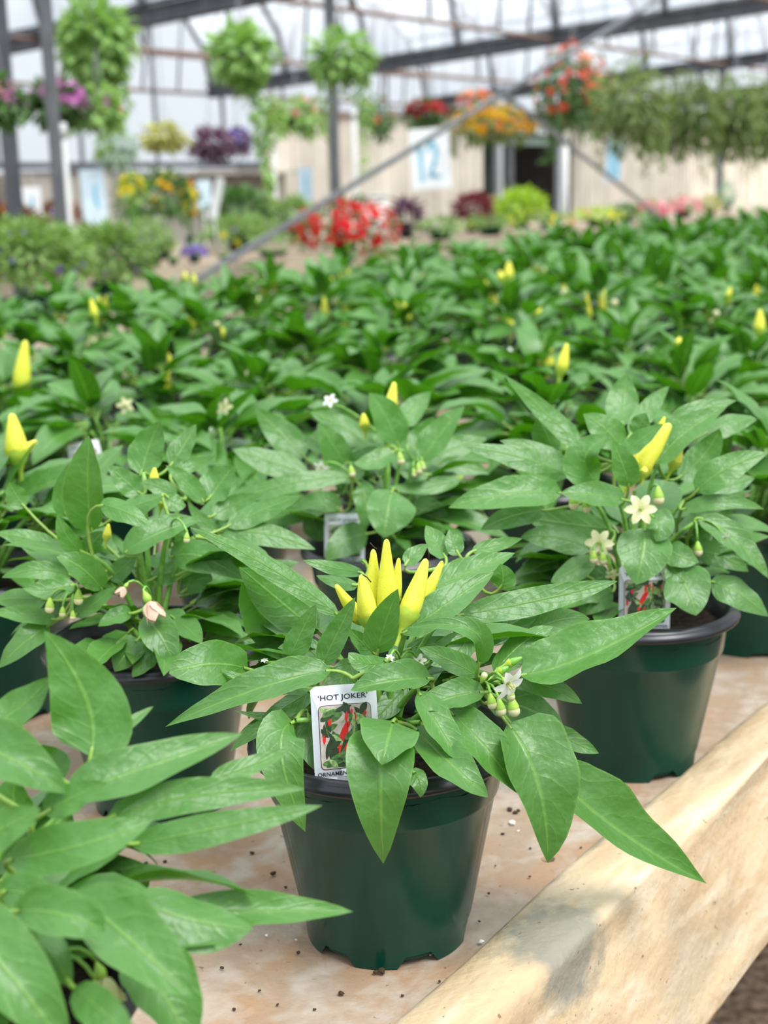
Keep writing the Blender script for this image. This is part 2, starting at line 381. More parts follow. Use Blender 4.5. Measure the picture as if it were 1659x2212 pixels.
NB = 15.0                                          # back wall plane
def gz(n): return 3.52 - 0.0556 * n                # gutter height, falling towards the back wall
ceiling = tag(link('ceiling', None), kind='structure')
GS = [-7.2 + 6 * k for k in range(8)]
NA = [-9 + 1.5 * k for k in range(17)]           # hoop positions along a bay
RISE = 1.75
def roofz(s, n):                                   # underside of the roof above a point
    q = ((s - GS[0]) % 6) / 3 - 1
    return gz(n) + 0.1 + RISE * math.sqrt(max(1 - q * q, 0)) - 0.03
def hoop(s0, n, k, off=0.0):
    th = math.pi * k / 10
    return W(s0 + 3 - 3 * math.cos(th), n, gz(n) + 0.1 + (RISE + off) * math.sin(th))
for gi, s0 in enumerate(GS):
    mb = MB(); mb.bar(W(s0, NA[0], gz(NA[0])), W(s0, NA[-1], gz(NA[-1])), 0.16, 0.17)
    mb.bar(W(s0 - 0.13, NA[0], gz(NA[0]) + 0.1), W(s0 - 0.13, NA[-1], gz(NA[-1]) + 0.1), 0.1, 0.02)
    mb.bar(W(s0 + 0.13, NA[0], gz(NA[0]) + 0.1), W(s0 + 0.13, NA[-1], gz(NA[-1]) + 0.1), 0.1, 0.02)
    link('gutter_beam', mb.mesh('gutter_beam', ['steel_dark'], False), ceiling)
    if gi == len(GS) - 1: break
    for n in NA:
        mb = MB(); mb.tube([hoop(s0, n, k) for k in range(11)], 0.042, 6)
        h = link('roof_hoop', mb.mesh('roof_hoop', ['steel']), ceiling)
        if NA.index(n) % 2 == 0:
            mb = MB(); mb.tube([W(s0, n, gz(n) - 0.02), W(s0 + 6, n, gz(n) - 0.02)], 0.03, 6)
            link('tie_rod', mb.mesh('tie_rod', ['rust_steel']), h)
            for k in (2, 3, 5, 7, 8):
                p = hoop(s0, n, k); s1 = s0 + (3 + (k - 5) * 0.75)
                mb = MB(); mb.tube([p, W(s1, n, gz(n) - 0.02)], 0.022, 5)
                link('web', mb.mesh('web', ['steel']), h)
    for k in (2, 3.5, 5, 6.5, 8):
        mb = MB(); mb.tube([hoop(s0, NA[0], k), hoop(s0, NA[-1], k)], 0.03, 5)
        link('purlin', mb.mesh('purlin', ['steel']), ceiling)
    for a, b_ in zip(NA[::2], NA[2::2]):             # wind braces under the sheet
        mb = MB(); mb.tube([hoop(s0, a, 1.5, -0.05), hoop(s0, b_, 4.5, -0.05)], 0.022, 5)
        link('wind_brace', mb.mesh('wind_brace', ['steel']), ceiling)
    for a, b_ in zip(NA[:-1], NA[1:]):
        mb = MB(); vs_ = [hoop(s0, q, k, 0.03) for q in (a + 0.01, b_ - 0.01) for k in range(11)]
        mb.add(vs_, [(k, k + 1, k + 12, k + 11) for k in range(10)])
        link('roof_panel', mb.mesh('roof_panel', ['poly_sheet']), ceiling)

# back wall: low grey boards, then tall pale siding with an open doorway, glazing above
wall = tag(link('wall_back', None), kind='structure')
D0, D1, DZ = at_n(1066, 400, NB).dot(US), at_n(1204, 400, NB).dot(US), 2.2
SW = at_n(575, 400, NB).dot(US)
def board(s0, s1, z0, z1, m, nm='siding_board', par=wall, dn=0.0):
    mb = MB()
    cs = (s0 + s1) / 2
    mb.box(W(cs, NB + dn, (z0 + z1) / 2), s1 - s0 - 0.03, 0.05, z1 - z0, 0, US, UN)
    for k in (-0.25, 0.25):                          # raised ribs of the sheet
        mb.box(W(cs + k * (s1 - s0), NB - 0.04 + dn, (z0 + z1) / 2), 0.07, 0.03, z1 - z0, 0, US, UN)
    return link(nm, mb.mesh(nm, [m], False), par)
s = 2.0
while s < SW - 0.4:
    board(s, s + 0.9, 0, 1.5 + 0.06 * rng.random(), 'siding_grey'); s += 0.9
for a in (0.0, 6.0, 12.0):                           # projecting eaves on the low wall, casting their own shade
    mb = MB(); mb.box(W(3 + a + 2, NB - 0.28, 1.47), 3.0, 0.5, 0.05, 0, US, UN)
    link('eave_board', mb.mesh('eave_board', ['siding_grey'], False), wall)
s = SW
while s < 46:
    e = s + 0.975
    if e <= D0 + 0.05 or s >= D1 - 0.05: board(s, e, 0, 2.42, 'siding')
    else: board(s, e, DZ, 2.42, 'siding')
    s = e
s = 2.0
while s < 46:
    z0 = 1.58 if s < SW else 2.44
    mb = MB(); mb.add([W(s, NB, z0), W(s + 1.5, NB, z0), W(s + 1.5, NB, 4.6), W(s, NB, 4.6)], [(0, 1, 2, 3)])
    link('glazing_panel', mb.mesh('glazing_panel', ['poly_sheet'], False), wall)
    mb = MB(); mb.bar(W(s, NB - 0.03, z0), W(s, NB - 0.03, 4.6), 0.06, 0.06)
    link('mullion', mb.mesh('mullion', ['steel'], False), wall)
    s += 1.5
for z in (1.6, 2.45, 3.2):
    mb = MB(); mb.bar(W(2 if z != 2.45 else SW, NB - 0.05, z), W(46 if z != 1.6 else SW, NB - 0.05, z), 0.08, 0.09)
    link('wall_rail', mb.mesh('wall_rail', ['rust_steel' if z > 2 else 'steel_dark'], False), wall)
door = tag(link('door_1', None), kind='structure')
mb = MB(); mb.box(W(D0 + 0.07, NB - 0.08, DZ / 2), 0.14, 0.12, DZ, 0, US, UN)
mb.box(W(D1 - 0.07, NB - 0.08, DZ / 2), 0.14, 0.12, DZ, 0, US, UN)
mb.box(W((D0 + D1) / 2, NB - 0.08, DZ + 0.05), D1 - D0, 0.12, 0.12, 0, US, UN)
link('door_frame', mb.mesh('door_frame', ['door_trim'], False), door)
mb = MB(); mb.box(W(D0 + 0.22, NB + 0.35, DZ / 2), 0.06, 0.8, DZ - 0.05, 0, US, UN)
link('door_leaf', mb.mesh('door_leaf', ['door_green'], False), door)
mb = MB(); mb.box(W((D0 + D1) / 2, NB - 0.02, DZ - 0.14), D1 - D0 - 0.3, 0.06, 0.16, 0, US, UN)
link('door_header', mb.mesh('door_header', ['door_green'], False), door)
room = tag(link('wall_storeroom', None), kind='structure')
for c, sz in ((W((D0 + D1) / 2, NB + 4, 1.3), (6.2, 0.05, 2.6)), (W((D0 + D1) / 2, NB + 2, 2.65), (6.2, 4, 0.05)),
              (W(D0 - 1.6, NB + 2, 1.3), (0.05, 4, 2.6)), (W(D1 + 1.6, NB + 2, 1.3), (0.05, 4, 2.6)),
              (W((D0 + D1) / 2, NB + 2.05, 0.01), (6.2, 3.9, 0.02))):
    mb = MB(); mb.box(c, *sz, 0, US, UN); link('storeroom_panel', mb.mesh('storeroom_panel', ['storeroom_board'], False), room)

# the aisle side and the near end of the house, behind the viewer: low wall, glazing above
for nm, a, b in (('wall_aisle', (-7.2, -9.0), (34.8, -9.0)), ('wall_end', (-7.2, -9.0), (-7.2, 15.0))):
    wl_ = tag(link(nm, None), kind='structure'); A_, B_ = W(*a, 0), W(*b, 0); d_ = (B_ - A_); ln_ = d_.length; d_.normalize(); q_ = Vector((-d_.y, d_.x, 0))
    k_ = 0.0
    while k_ < ln_:
        e_ = min(k_ + 1.5, ln_); mb = MB(); mb.box(A_ + d_ * (k_ + e_) / 2 + Vector((0, 0, .6)), e_ - k_ - .03, .06, 1.2, 0, d_, q_); link('wall_panel', mb.mesh('wall_panel', ['siding_grey'], False), wl_)
        mb = MB(); mb.add([A_ + d_ * k_ + Vector((0, 0, 1.22)), A_ + d_ * e_ + Vector((0, 0, 1.22)), A_ + d_ * e_ + Vector((0, 0, 4.2)), A_ + d_ * k_ + Vector((0, 0, 4.2))], [(0, 1, 2, 3)])
        link('glazing_panel', mb.mesh('glazing_panel', ['poly_sheet'], False), wl_); k_ = e_

# ------------------------------------------------------------------ benches
NE, NF = 0.402, 2.52
HP = at_z(1172, 1867, BZ)
HS = math.floor((HP.dot(US) + 0.6) / 0.025) * 0.025 - 0.6 + 0.0125; HN = HP.dot(UN)
def make_bench(name, n0, n1, s0, s1, z, label, fine):
    T = thing(name, W(s0 + 0.5, (n0 + n1) / 2, 0), label, 'bench')
    org = T.location
    L_ = lambda s, n, zz: W(s, n, zz) - org
    def wob(s, k): return 0.0022 * math.sin(s * 9.1 + k) + 0.0016 * math.sin(s * 23.7 + 2.1 * k)
    ss = []
    q = s0
    while q < s1:
        ss.append(q); q += (0.025 if (fine and q < 2.2) else 0.35)
    ss.append(s1)
    mb = MB(); nn = [n0 + (n1 - n0) * k / 24 for k in range(25)]
    if fine: nn = sorted([b for b in nn if abs(b - HN) > 0.012] + [HN - 0.008, HN + 0.008])
    vs_ = [L_(a, b, z + (0.0009 * math.sin(a * 17 + b * 13) if fine else 0)) for a in ss for b in nn]
    m = len(nn)
    fs = [(i * m + j, i * m + j + 1, (i + 1) * m + j + 1, (i + 1) * m + j) for i in range(len(ss) - 1) for j in range(m - 1)]
    if fine:                                         # open drain hole: a ring of faces round a round opening
        i_ = max(k for k, a in enumerate(ss) if a <= HS); j_ = max(k for k, b in enumerate(nn) if b <= HN)
        cell = (i_ * m + j_, i_ * m + j_ + 1, (i_ + 1) * m + j_ + 1, (i_ + 1) * m + j_)
        fs.remove(cell); o_ = len(vs_)
        for k in range(16):
            th = 2 * math.pi * k / 16; vs_.append(L_(HS + 0.0045 * math.cos(th), HN + 0.0045 * math.sin(th), z + 0.0003))
        quad = {0: cell[2], 1: cell[1], 2: cell[0], 3: cell[3]}   # (+s,+n), (-s,+n), (-s,-n), (+s,-n)
        for q in range(4):
            ks_ = [2 + 4 * q + k for k in range(-2, 3)]            # arc of the quarter, split at the corner
            for a, b in zip(ks_[:-1], ks_[1:]): fs.append((quad[q], o_ + a % 16, o_ + b % 16))
            fs.append((quad[q], o_ + ks_[-1] % 16, quad[(q + 1) % 4]))
    mb.add(vs_, [f[::-1] for f in fs])
    o = link('tray', mb.mesh('tray', ['tray']), T)
    PR = [(0.012, -0.006), (0.003, 0.001), (-0.002, 0.007), (-0.009, 0.0115), (-0.030, 0.0145), (-0.046, 0.0165), (-0.0515, 0.0155),
          (-0.0535, 0.0125), (-0.0525, 0.005), (-0.054, -0.012), (-0.060, -0.045), (-0.066, -0.08), (-0.070, -0.105), (-0.072, -0.118),
          (-0.070, -0.124), (-0.062, -0.122), (-0.050, -0.08), (-0.03, -0.03), (0.012, -0.012)]
    for sgn, ne in ((1, n0), (-1, n1)):
        mb = MB(); vs_ = []; m = len(PR)
        for a in ss:
            for k, (dn, dz) in enumerate(PR):
                w = wob(a, k * 0.55)
                zz = z + dz + w * (0.4 if k < 8 else 1.0)
                if 12 <= k <= 15: zz += 0.010 * math.sin(a * 5.3) + 0.006 * math.sin(a * 14 + 1)
                vs_.append(L_(a, ne + sgn * (dn + w * 0.7), zz))
        fs = [(i * m + j, i * m + (j + 1) % m, (i + 1) * m + (j + 1) % m, (i + 1) * m + j) for i in range(len(ss) - 1) for j in range(m)]
        if sgn < 0: fs = [f[::-1] for f in fs]
        mb.add(vs_, fs)
        link('rail', mb.mesh('rail', ['tray_side']), T)
    for se in (s0, s1):
        mb = MB(); mb.box(L_(se, (n0 + n1) / 2, z - 0.06), 0.05, n1 - n0 + 0.1, 0.16, 0, US, UN)
        link('end_board', mb.mesh('end_board', ['tray_side'], False), T)
    a = s0 + 0.7
    while a < s1:
        for b in (n0 + 0.25, n1 - 0.25):
            mb = MB(); mb.box(L_(a, b, (z - 0.03) / 2), 0.1, 0.1, z - 0.03, 0, US, UN)
            link('leg', mb.mesh('leg', ['steel'], False), T)
        a += 2.4
    return T
bench = make_bench('growing_bench', NE, NF, -0.6, 13.0, BZ, 'long cream moulded bench carrying the crowded rows of pepper plants', True)
bench2 = make_bench('growing_bench', 6.15, 7.9, 2.5, 24.0, BZ, 'cream bench behind the pepper bench, with red, lime and pink plants', False)
bench3 = make_bench('growing_bench', 3.7, 5.1, 0.6, 4.55, 0.70, 'short bench in the aisle under the lavender flowered bushes', False)

# drain hole, crumbs and perlite on the bench
mb = MB(); mb.lathe([(0.0049, 0.0006), (0.0045, 0.0004), (0.0043, -0.006), (0.0043, -0.03), (0.0052, -0.03)], 16)   # short spout under the opening
link('drain_hole', mb.mesh('drain_hole', ['tray']), bench, W(HS, HN, BZ) - bench.location)
crm = []
for k in range(3):
    bm = bmesh.new(); bmesh.ops.create_icosphere(bm, subdivisions=1, radius=1.0)
    r2 = random.Random(k)
    for v in bm.verts: v.co *= 0.6 + 0.7 * r2.random()
    me = bpy.data.meshes.new('crumb'); bm.to_mesh(me); bm.free(); crm.append(me)
def crumb(px, py, r, m, k):
    me = crm[k % 3].copy() if False else crm[k % 3]
    key = (k % 3, m)
    if key not in CRC:
        q = me.copy(); q.materials.append(MATS[m]); CRC[key] = q
    p = at_z(px, py, BZ + r * 0.5 + 0.0009)
    o = link('perlite_grain' if m == 'perlite' else 'soil_crumb', CRC[key], None, p)
    r *= 0.8; o.scale = (r, r * 1.3, r * 0.7); o.rotation_euler = (0, 0, k * 1.7)
    if m == 'perlite': tag(o, 'tiny white perlite grain lying on the bare bench top', 'grain', 'perlite grains on the bench')
    else: tag(o, 'tiny dark soil crumb lying on the bare bench top', 'crumb', 'soil crumbs on the bench')
CRC = {}
for k, (x, y, r) in enumerate([(1105, 1777, 0.0032), (1039, 2034, 0.0022), (1052, 1732, 0.0016), (930, 2062, 0.0012), (575, 2020, 0.0015), (1120, 1795, 0.0012), (640, 2030, 0.001)]):
    crumb(x, y, r, 'perlite', k)
for k, (x, y, r) in enumerate([(1100, 1748, 0.0028), (1112, 1755, 0.0024), (1120, 1750, 0.0018), (590, 1886, 0.0026), (616, 1916, 0.0016), (513, 1918, 0.0018),
        (545, 1842, 0.002), (357, 1860, 0.0018), (1086, 1801, 0.0016), (645, 2058, 0.0018), (738, 2145, 0.0022), (824, 2097, 0.0030), (812, 2100, 0.002),
        (1056, 1930, 0.0014), (1144, 1893, 0.0012), (505, 2180, 0.0014), (560, 2140, 0.0012), (480, 2090, 0.0015), (1070, 1870, 0.001), (1145, 1832, 0.0012),
        (600, 2170, 0.0012), (680, 2180, 0.0012), (1255, 1830, 0.0011), (520, 2040, 0.0011), (950, 2120, 0.0012), (870, 2150, 0.0012), (1035, 1990, 0.0012)]):
    crumb(x, y, r, 'crumb', k)

# ------------------------------------------------------------------ posts, braces, signs
def post(px, s, r, z0, m, name, label, cat='post', ztop=None):
    p = at_s(px, 400, s); n = p.dot(UN)
    T = thing(name, Vector((p.x, p.y, 0)), label, cat)
    mb = MB(); mb.box((0, 0, (z0 + (ztop or gz(n))) / 2), r, r, (ztop or gz(n)) - z0, 0, US, UN)
    link('shaft', mb.mesh('shaft', [m], False), T)
    mb = MB(); mb.box((0, 0, z0 + 0.01), r * 1.7, r * 1.7, 0.02, 0, US, UN)
    link('base_plate', mb.mesh('base_plate', [m], False), T)
    mb = MB(); mb.box((0, 0, (ztop or gz(n)) - 0.06), r * 1.5, r * 1.5, 0.1, 0, US, UN)
    link('top_bracket', mb.mesh('top_bracket', [m], False), T)
    return T
post(126, 4.8, 0.045, 0, 'steel', 'roof_post', 'grey steel roof post beside a white pipe and pink petunia basket')
post(724, 10.8, 0.075, 0, 'steel', 'roof_post', 'dark grey steel roof post behind the round ivy basket')
post(1103, 22.8, 0.083, 0, 'steel', 'roof_post', 'slim grey steel post in front of the dark doorway')
post(1553, 22.8, 0.095, 0, 'steel', 'roof_post', 'slim grey steel post beside the pink flowers and fern baskets')
post(28, 4.8, 0.06, 0, 'steel_dark', 'roof_post', 'dark steel post with cross rail beside the rusty brown leaves')
def pipe(px, n, r, py0, py1, label, m='white_pipe'):
    a, b = at_n(px, py0, n), at_n(px, py1, n)
    T = thing('water_pipe', Vector((b.x, b.y, 0)), label, 'pipe')
    mb = MB(); mb.tube([(0, 0, 0), (0, 0, a.z)], r, 8); link('pipe_tube', mb.mesh('pipe_tube', [m]), T)
    mb = MB(); mb.tube([(0, 0, a.z - 0.05), (0, 0, a.z + 0.02)], r * 1.35, 8); link('pipe_cap', mb.mesh('pipe_cap', [m]), T)
pipe(149, 5.3, 0.017, 275, 470, 'white plastic pipe standing against the grey steel post')
pipe(770, 8.3, 0.025, 245, 420, 'white plastic pipe next to the dark post under ivy')
pipe(597, 8.6, 0.02, 300, 450, 'pale pipe behind the long trailing vine strand')
pipe(1222, 8.4, 0.03, 300, 455, 'pale pipe standing at the right edge of the dark doorway')

def brace(a, b, w, h, label):
    T = thing('diagonal_brace', a, label, 'brace')
    mb = MB(); mb.bar((0, 0, 0), b - a, w, h); link('brace_bar', mb.mesh('brace_bar', ['galvanised'], False), T)
    for p in (Vector((0, 0, 0)), b - a):
        mb = MB(); mb.box(p, w * 2.2, w * 2.2, h * 1.6); link('end_plate', mb.mesh('end_plate', ['galvanised'], False), T)
def text_mesh(txt, mname, bold=0.0):
    c = bpy.data.curves.new('t', 'FONT'); c.body = txt; c.resolution_u = 3; c.offset = bold
    o = bpy.data.objects.new('t', c); COL.objects.link(o)
    dg = bpy.context.evaluated_depsgraph_get()
    me = bpy.data.meshes.new_from_object(o.evaluated_get(dg))
    bpy.data.objects.remove(o)
    me.materials.clear(); me.materials.append(MATS[mname])
    xs = [v.co.x for v in me.vertices]; ys = [v.co.y for v in me.vertices]
    return me, min(xs), max(xs), min(ys), max(ys)
def place_text(me, bb, o, ex, ey, x0, x1, y0, y1):
    """map the text box onto a card: o corner, ex / ey unit axes (ey up), metres"""
    for v in me.vertices:
        x = x0 + (v.co.x - bb[0]) / (bb[1] - bb[0]) * (x1 - x0)
        y = y0 + (v.co.y - bb[2]) / (bb[3] - bb[2]) * (y1 - y0)
        v.co = o + ex * x + ey * y
    me.update()

def stroke(mb, pts, w, o, ex, ey, nz):
    for (x0, y0), (x1, y1) in zip(pts[:-1], pts[1:]):
        a = o + ex * x0 + ey * y0 + nz; b = o + ex * x1 + ey * y1 + nz
        d = (b - a).normalized(); sd_ = d.cross(nz.normalized()) * w / 2
        a = a - d * w * 0.3; b = b + d * w * 0.3
        mb.add([a - sd_, a + sd_, b + sd_, b - sd_], [(0, 1, 2, 3)])
# cross braces stand in the row of the tie rods, n = 6
def brace_z(px0, py0, px1, py1, n, z):
    a, b = at_n(px0, py0, n), at_n(px1, py1, n); return a + (b - a) * ((z - a.z) / (b.z - a.z))
brace(brace_z(455, 586, 1345, 45, 6.0, 0.0), brace_z(455, 586, 1345, 45, 6.0, gz(6.0) - 0.03), 0.028, 0.038, 'long galvanised steel brace slanting up past the number 12 sign')
brace(at_n(1085, 201, 6.0), brace_z(1085, 201, 1400, 448, 6.06, BZ + 0.014), 0.026, 0.034, 'short galvanised brace slanting down across the pale siding')
def sign(pc, w, h, tilt, label, marks, m='sign_white', hang=True, mw=0.02):
    T = thing('number_sign', pc, label, 'sign')
    nz = (CAM - pc); nz.z = 0; nz.normalize()
    ex0 = Vector((0, 0, 1)).cross(nz).normalized()
    ex = ex0 * math.cos(tilt) + Vector((0, 0, 1)) * math.sin(tilt); ey = nz.cross(ex)
    mb = MB(); mb.box((0, 0, 0), w, h, 0.006, 0, ex, ey, nz); card = link('card', mb.mesh('card', [m], False), T)
    if marks:
        mb = MB()
        for pts in marks: stroke(mb, [((x - 0.5) * w, (0.5 - y) * h) for x, y in pts], mw, Vector((0, 0, 0)), ex, ey, nz * 0.006)
        link('lettering', mb.mesh('lettering', ['ink_blue'], False), card)
    if hang:
        for sx in (-0.4, 0.4):
            a = ex * (sx * w) + ey * (h * 0.48)
            mb = MB(); mb.tube([a, a + Vector((0, 0, roofz(pc.dot(US), pc.dot(UN)) - pc.z - a.z))], 0.002, 4); link('hanging_wire', mb.mesh('hanging_wire', ['wire']), T)
    else:
        mb = MB(); mb.tube([-ey * (h * 0.45) - nz * 0.012, Vector((0, 0, -pc.z + (BZ if 6.15 < pc.dot(UN) < 7.9 else 0))) - nz * 0.012], 0.008, 5); link('stake', mb.mesh('stake', ['white_pipe']), T)
    return T
ONE = [(0.20, 0.34), (0.27, 0.26), (0.27, 0.40), (0.29, 0.86)]
TWO = [(0.46, 0.36), (0.50, 0.27), (0.58, 0.24), (0.66, 0.30), (0.67, 0.42), (0.60, 0.58), (0.50, 0.74), (0.50, 0.79), (0.60, 0.78), (0.70, 0.81)]
sign(at_n(929, 343, 6.35), 0.325, 0.475, math.radians(2.5), 'white hanging board with the blue handwritten number 12', [ONE, TWO], mw=0.03)
sign(at_n(203, 425, 6.6), 0.15, 0.33, 0.03, 'pale blue tall board beside the white pipe', [[(0.6, 0.3), (0.55, 0.5), (0.62, 0.68)]], 'sign_pale_blue', False)
sign(at_n(70, 437, 7.4), 0.12, 0.20, 0.0, 'small white board with faint mark above the rusty leaves', [[(0.5, 0.35), (0.45, 0.7)]], 'sign_white', False)
sign(at_n(468, 428, 6.8), 0.060, 0.29, math.radians(-14), 'narrow blank white stake board leaning beside the yellow daisies', [], 'sign_white', False)
sign(at_n(440, 420, 8.2), 0.13, 0.24, 0.0, 'faint pale blue board behind the leaning white stake', [], 'sign_pale_blue', False)
sign(at_n(660, 400, 8.6), 0.14, 0.34, 0.0, 'pale blue board standing between vine and dark post', [[(0.5, 0.2), (0.5, 0.75)]], 'sign_pale_blue', False)
sign(at_n(1325, 348, 12.0), 0.30, 0.78, math.radians(-4), 'blue lettered board hanging before the pale siding', [[(0.3, 0.2), (0.4, 0.8)], [(0.7, 0.2), (0.8, 0.85)]], 'sign_pale_blue', True, 0.07)
c = at_n(802, 432, 7.2)
T = thing('white_basin', Vector((c.x, c.y, BZ)), 'shallow white plastic basin beside the red flowering mound', 'basin')
mb = MB(); mb.lathe([(0.001, 0.0), (0.09, 0.0), (0.125, 0.10), (0.14, c.z - BZ + 0.04), (0.132, c.z - BZ + 0.04), (0.11, 0.08), (0.001, 0.03)], 24)
link('bowl', mb.mesh('bowl', ['white_pipe']), T)
mb = MB(); mb.lathe([(0.14, c.z - BZ + 0.03), (0.155, c.z - BZ + 0.035), (0.155, c.z - BZ + 0.05), (0.135, c.z - BZ + 0.05)], 24)
link('rim', mb.mesh('rim', ['white_pipe']), T)

# ================================================================== pepper plants
def prof(t, e0=0.52, e1=0.90):
    tm = e0 / (e0 + e1)
    return (max(t, 0) ** e0) * (max(1 - t, 0) ** e1) / ((tm ** e0) * ((1 - tm) ** e1))

def blade(mb, mids, lefts, rights, seed, ns=3, wave=0.05, camber=0.10, e=(0.52, 0.90), flip=False):
    """leaf blade from midrib points and half-width vectors per row"""
    nt = len(mids) - 1; r = random.Random(seed)
    f1, f2, p1, p2 = r.uniform(1.5, 3.2), r.uniform(1.5, 3.2), r.uniform(0, 6.28), r.uniform(0, 6.28)
    vs_, uv, fs = [], [], []
    for i in range(nt + 1):
        t = i / nt; p = prof(t, *e) if 0 < t < 1 else (0.05 if t == 0 else 0.0)
        l, g = lefts[i], rights[i]
        tan = (mids[min(i + 1, nt)] - mids[max(i - 1, 0)]).normalized()
        nrm = tan.cross(l - g)
        if nrm.length < 1e-9: nrm = Vector((0, 0, 1))
        nrm.normalize()
        wid = (l.length + g.length) * 0.5
        for j in range(-ns, ns + 1):
            q = abs(j) / ns; vec = l if j < 0 else g
            ph = f1 * 6.28 * t + p1 if j < 0 else f2 * 6.28 * t + p2
            dz = wave * wid * math.sin(ph) * q * q * p + camber * wid * p * (q - q * q) * 1.2
            vs_.append(mids[i] + vec * (p * q) + nrm * dz * (-1 if flip else 1))
            uv.append((t, 0.5 + 0.5 * j / ns))
    m = 2 * ns + 1
    for i in range(nt):
        for j in range(m - 1):
            q = (i * m + j, i * m + j + 1, (i + 1) * m + j + 1, (i + 1) * m + j)
            fs.append(q[::-1] if flip else q)
    mb.add(vs_, fs, uv)

# ---- library leaves, along +X, unit length, top side up
def lib_leaf(seed, nt, ns, width, droop, fold, wave, pet=0.16, curl=0.0):
    mb = MB(); mids, ls, rs = [], [], []
    r = random.Random(seed); sway = r.uniform(-0.10, 0.10)
    ang = 0.0; p = Vector((pet, 0, 0)); step = (1 - pet) / nt
    for i in range(nt + 1):
        t = i / nt
        mids.append(p.copy())
        ang = -droop * (t ** 1.4) + curl * max(0, t - 0.7)
        fo = fold * (1 - 0.4 * t)
        yaw = sway * t
        upv = Vector((-math.sin(ang), 0, math.cos(ang)))
        side = Vector((-math.sin(yaw), math.cos(yaw), 0))
        ls.append((side * math.cos(fo) + upv * math.sin(fo)) * width / 2)
        rs.append((-side * math.cos(fo) + upv * math.sin(fo)) * width / 2)
        p = p + Vector((math.cos(ang) * math.cos(yaw), math.cos(ang) * math.sin(yaw), math.sin(ang))) * step
    blade(mb, mids, ls, rs, seed, ns, wave, 0.10, flip=True)
    if ns > 1: mb.tube([(0, 0, -0.004), (pet * 0.5, 0, 0.0), (pet + 0.02, 0, 0)], [0.014, 0.012, 0.010], 5, cap=False)
    return mb
LIBP = [(0.40, 0.35, 0.30, 0.07), (0.34, 0.75, 0.40, 0.09), (0.44, 0.55, 0.18, 0.06), (0.36, 0.15, 0.45, 0.08), (0.30, 1.0, 0.35, 0.09),
        (0.46, 0.85, 0.15, 0.07), (0.38, 0.45, 0.55, 0.06), (0.33, 0.25, 0.22, 0.10), (0.42, 1.2, 0.28, 0.06), (0.37, 0.6, 0.65, 0.05)]
LIB, LIBLOW = [], []
for i, (w_, d_, fo_, wa_) in enumerate(LIBP):
    LIB.append(lib_leaf(100 + i, 9, 2, w_, d_, fo_, wa_).mesh('pepper_leaf', ['pepper_leaf'], True, True))
    LIBLOW.append(lib_leaf(100 + i, 6, 1, w_, d_, fo_, wa_))

def basis(d, up):
    x = d.normalized(); z = (up - x * up.dot(x))
    if z.length < 1e-3: z = Vector((1, 0, 0)) - x * x.x
    z.normalize(); y = z.cross(x)
    return Matrix(((x.x, y.x, z.x), (x.y, y.y, z.y), (x.z, y.z, z.z))).to_4x4()
def hits_rim(me, M_):
    """would this leaf cut through its own pot?"""
    for v in me.vertices:
        q = M_ @ v.co
        if .060 < math.hypot(q.x, q.y) < .092 and q.z < .139: return True
    return False
# ---- pots
def pot_meshes():
    seg = 60; mb = MB(); vs_, fs = [], []
    P = [(0.0515, 0.0), (0.0525, 0.0125), (0.0538, 0.0150), (0.0695, 0.0960), (0.0715, 0.0988), (0.0720, 0.1005), (0.0752, 0.1270)]
    for i, (r, z) in enumerate(P):
        for k in range(seg):
            th = 2 * math.pi * k / seg
            zz = z
            if i == 0: zz = 0.0075 if (k + 3) % 10 < 4 else 0.0
            vs_.append((r * math.cos(th), r * math.sin(th), zz))
    n = len(P)
    for i in range(n - 1):
        for k in range(seg):
            k2 = (k + 1) % seg; fs.append((i * seg + k, i * seg + k2, (i + 1) * seg + k2, (i + 1) * seg + k))
    mb.add(vs_, fs)
    mb.lathe([(0.049, 0.004), (0.049, 0.011), (0.001, 0.011)], seg)        # recessed underside
    body = mb.mesh('pot', ['pot_green'])
    mb = MB()
    mb.lathe([(r_, z_ + 0.008) for r_, z_ in [(0.0695, 0.104), (0.0745, 0.1245), (0.0775, 0.1262), (0.0800, 0.1255), (0.0812, 0.1235), (0.0818, 0.1222), (0.0832, 0.1212), (0.0838, 0.1190),
              (0.0832, 0.1172), (0.0810, 0.1166), (0.0740, 0.1172), (0.0695, 0.104)]], seg)
    rim = mb.mesh('rim', ['pot_black'])
    mb = MB(); vs_, fs = [], []; r = random.Random(3)
    rr = [0, 0.02, 0.04, 0.058, 0.0745]
    vs_.append((0, 0, 0.121))
    for q in rr[1:]:
        for k in range(28):
            th = 2 * math.pi * k / 28; vs_.append((q * math.cos(th), q * math.sin(th), 0.117 + r.uniform(-0.003, 0.003)))
    for k in range(28): fs.append((0, 1 + k, 1 + (k + 1) % 28))
    for i in range(3):
        for k in range(28):
            a = 1 + i * 28; fs.append((a + k, a + 28 + k, a + 28 + (k + 1) % 28, a + (k + 1) % 28))
    mb.add(vs_, fs)
    soil = mb.mesh('soil', ['soil'])
    return body, rim, soil
POT, RIM, SOIL = pot_meshes()

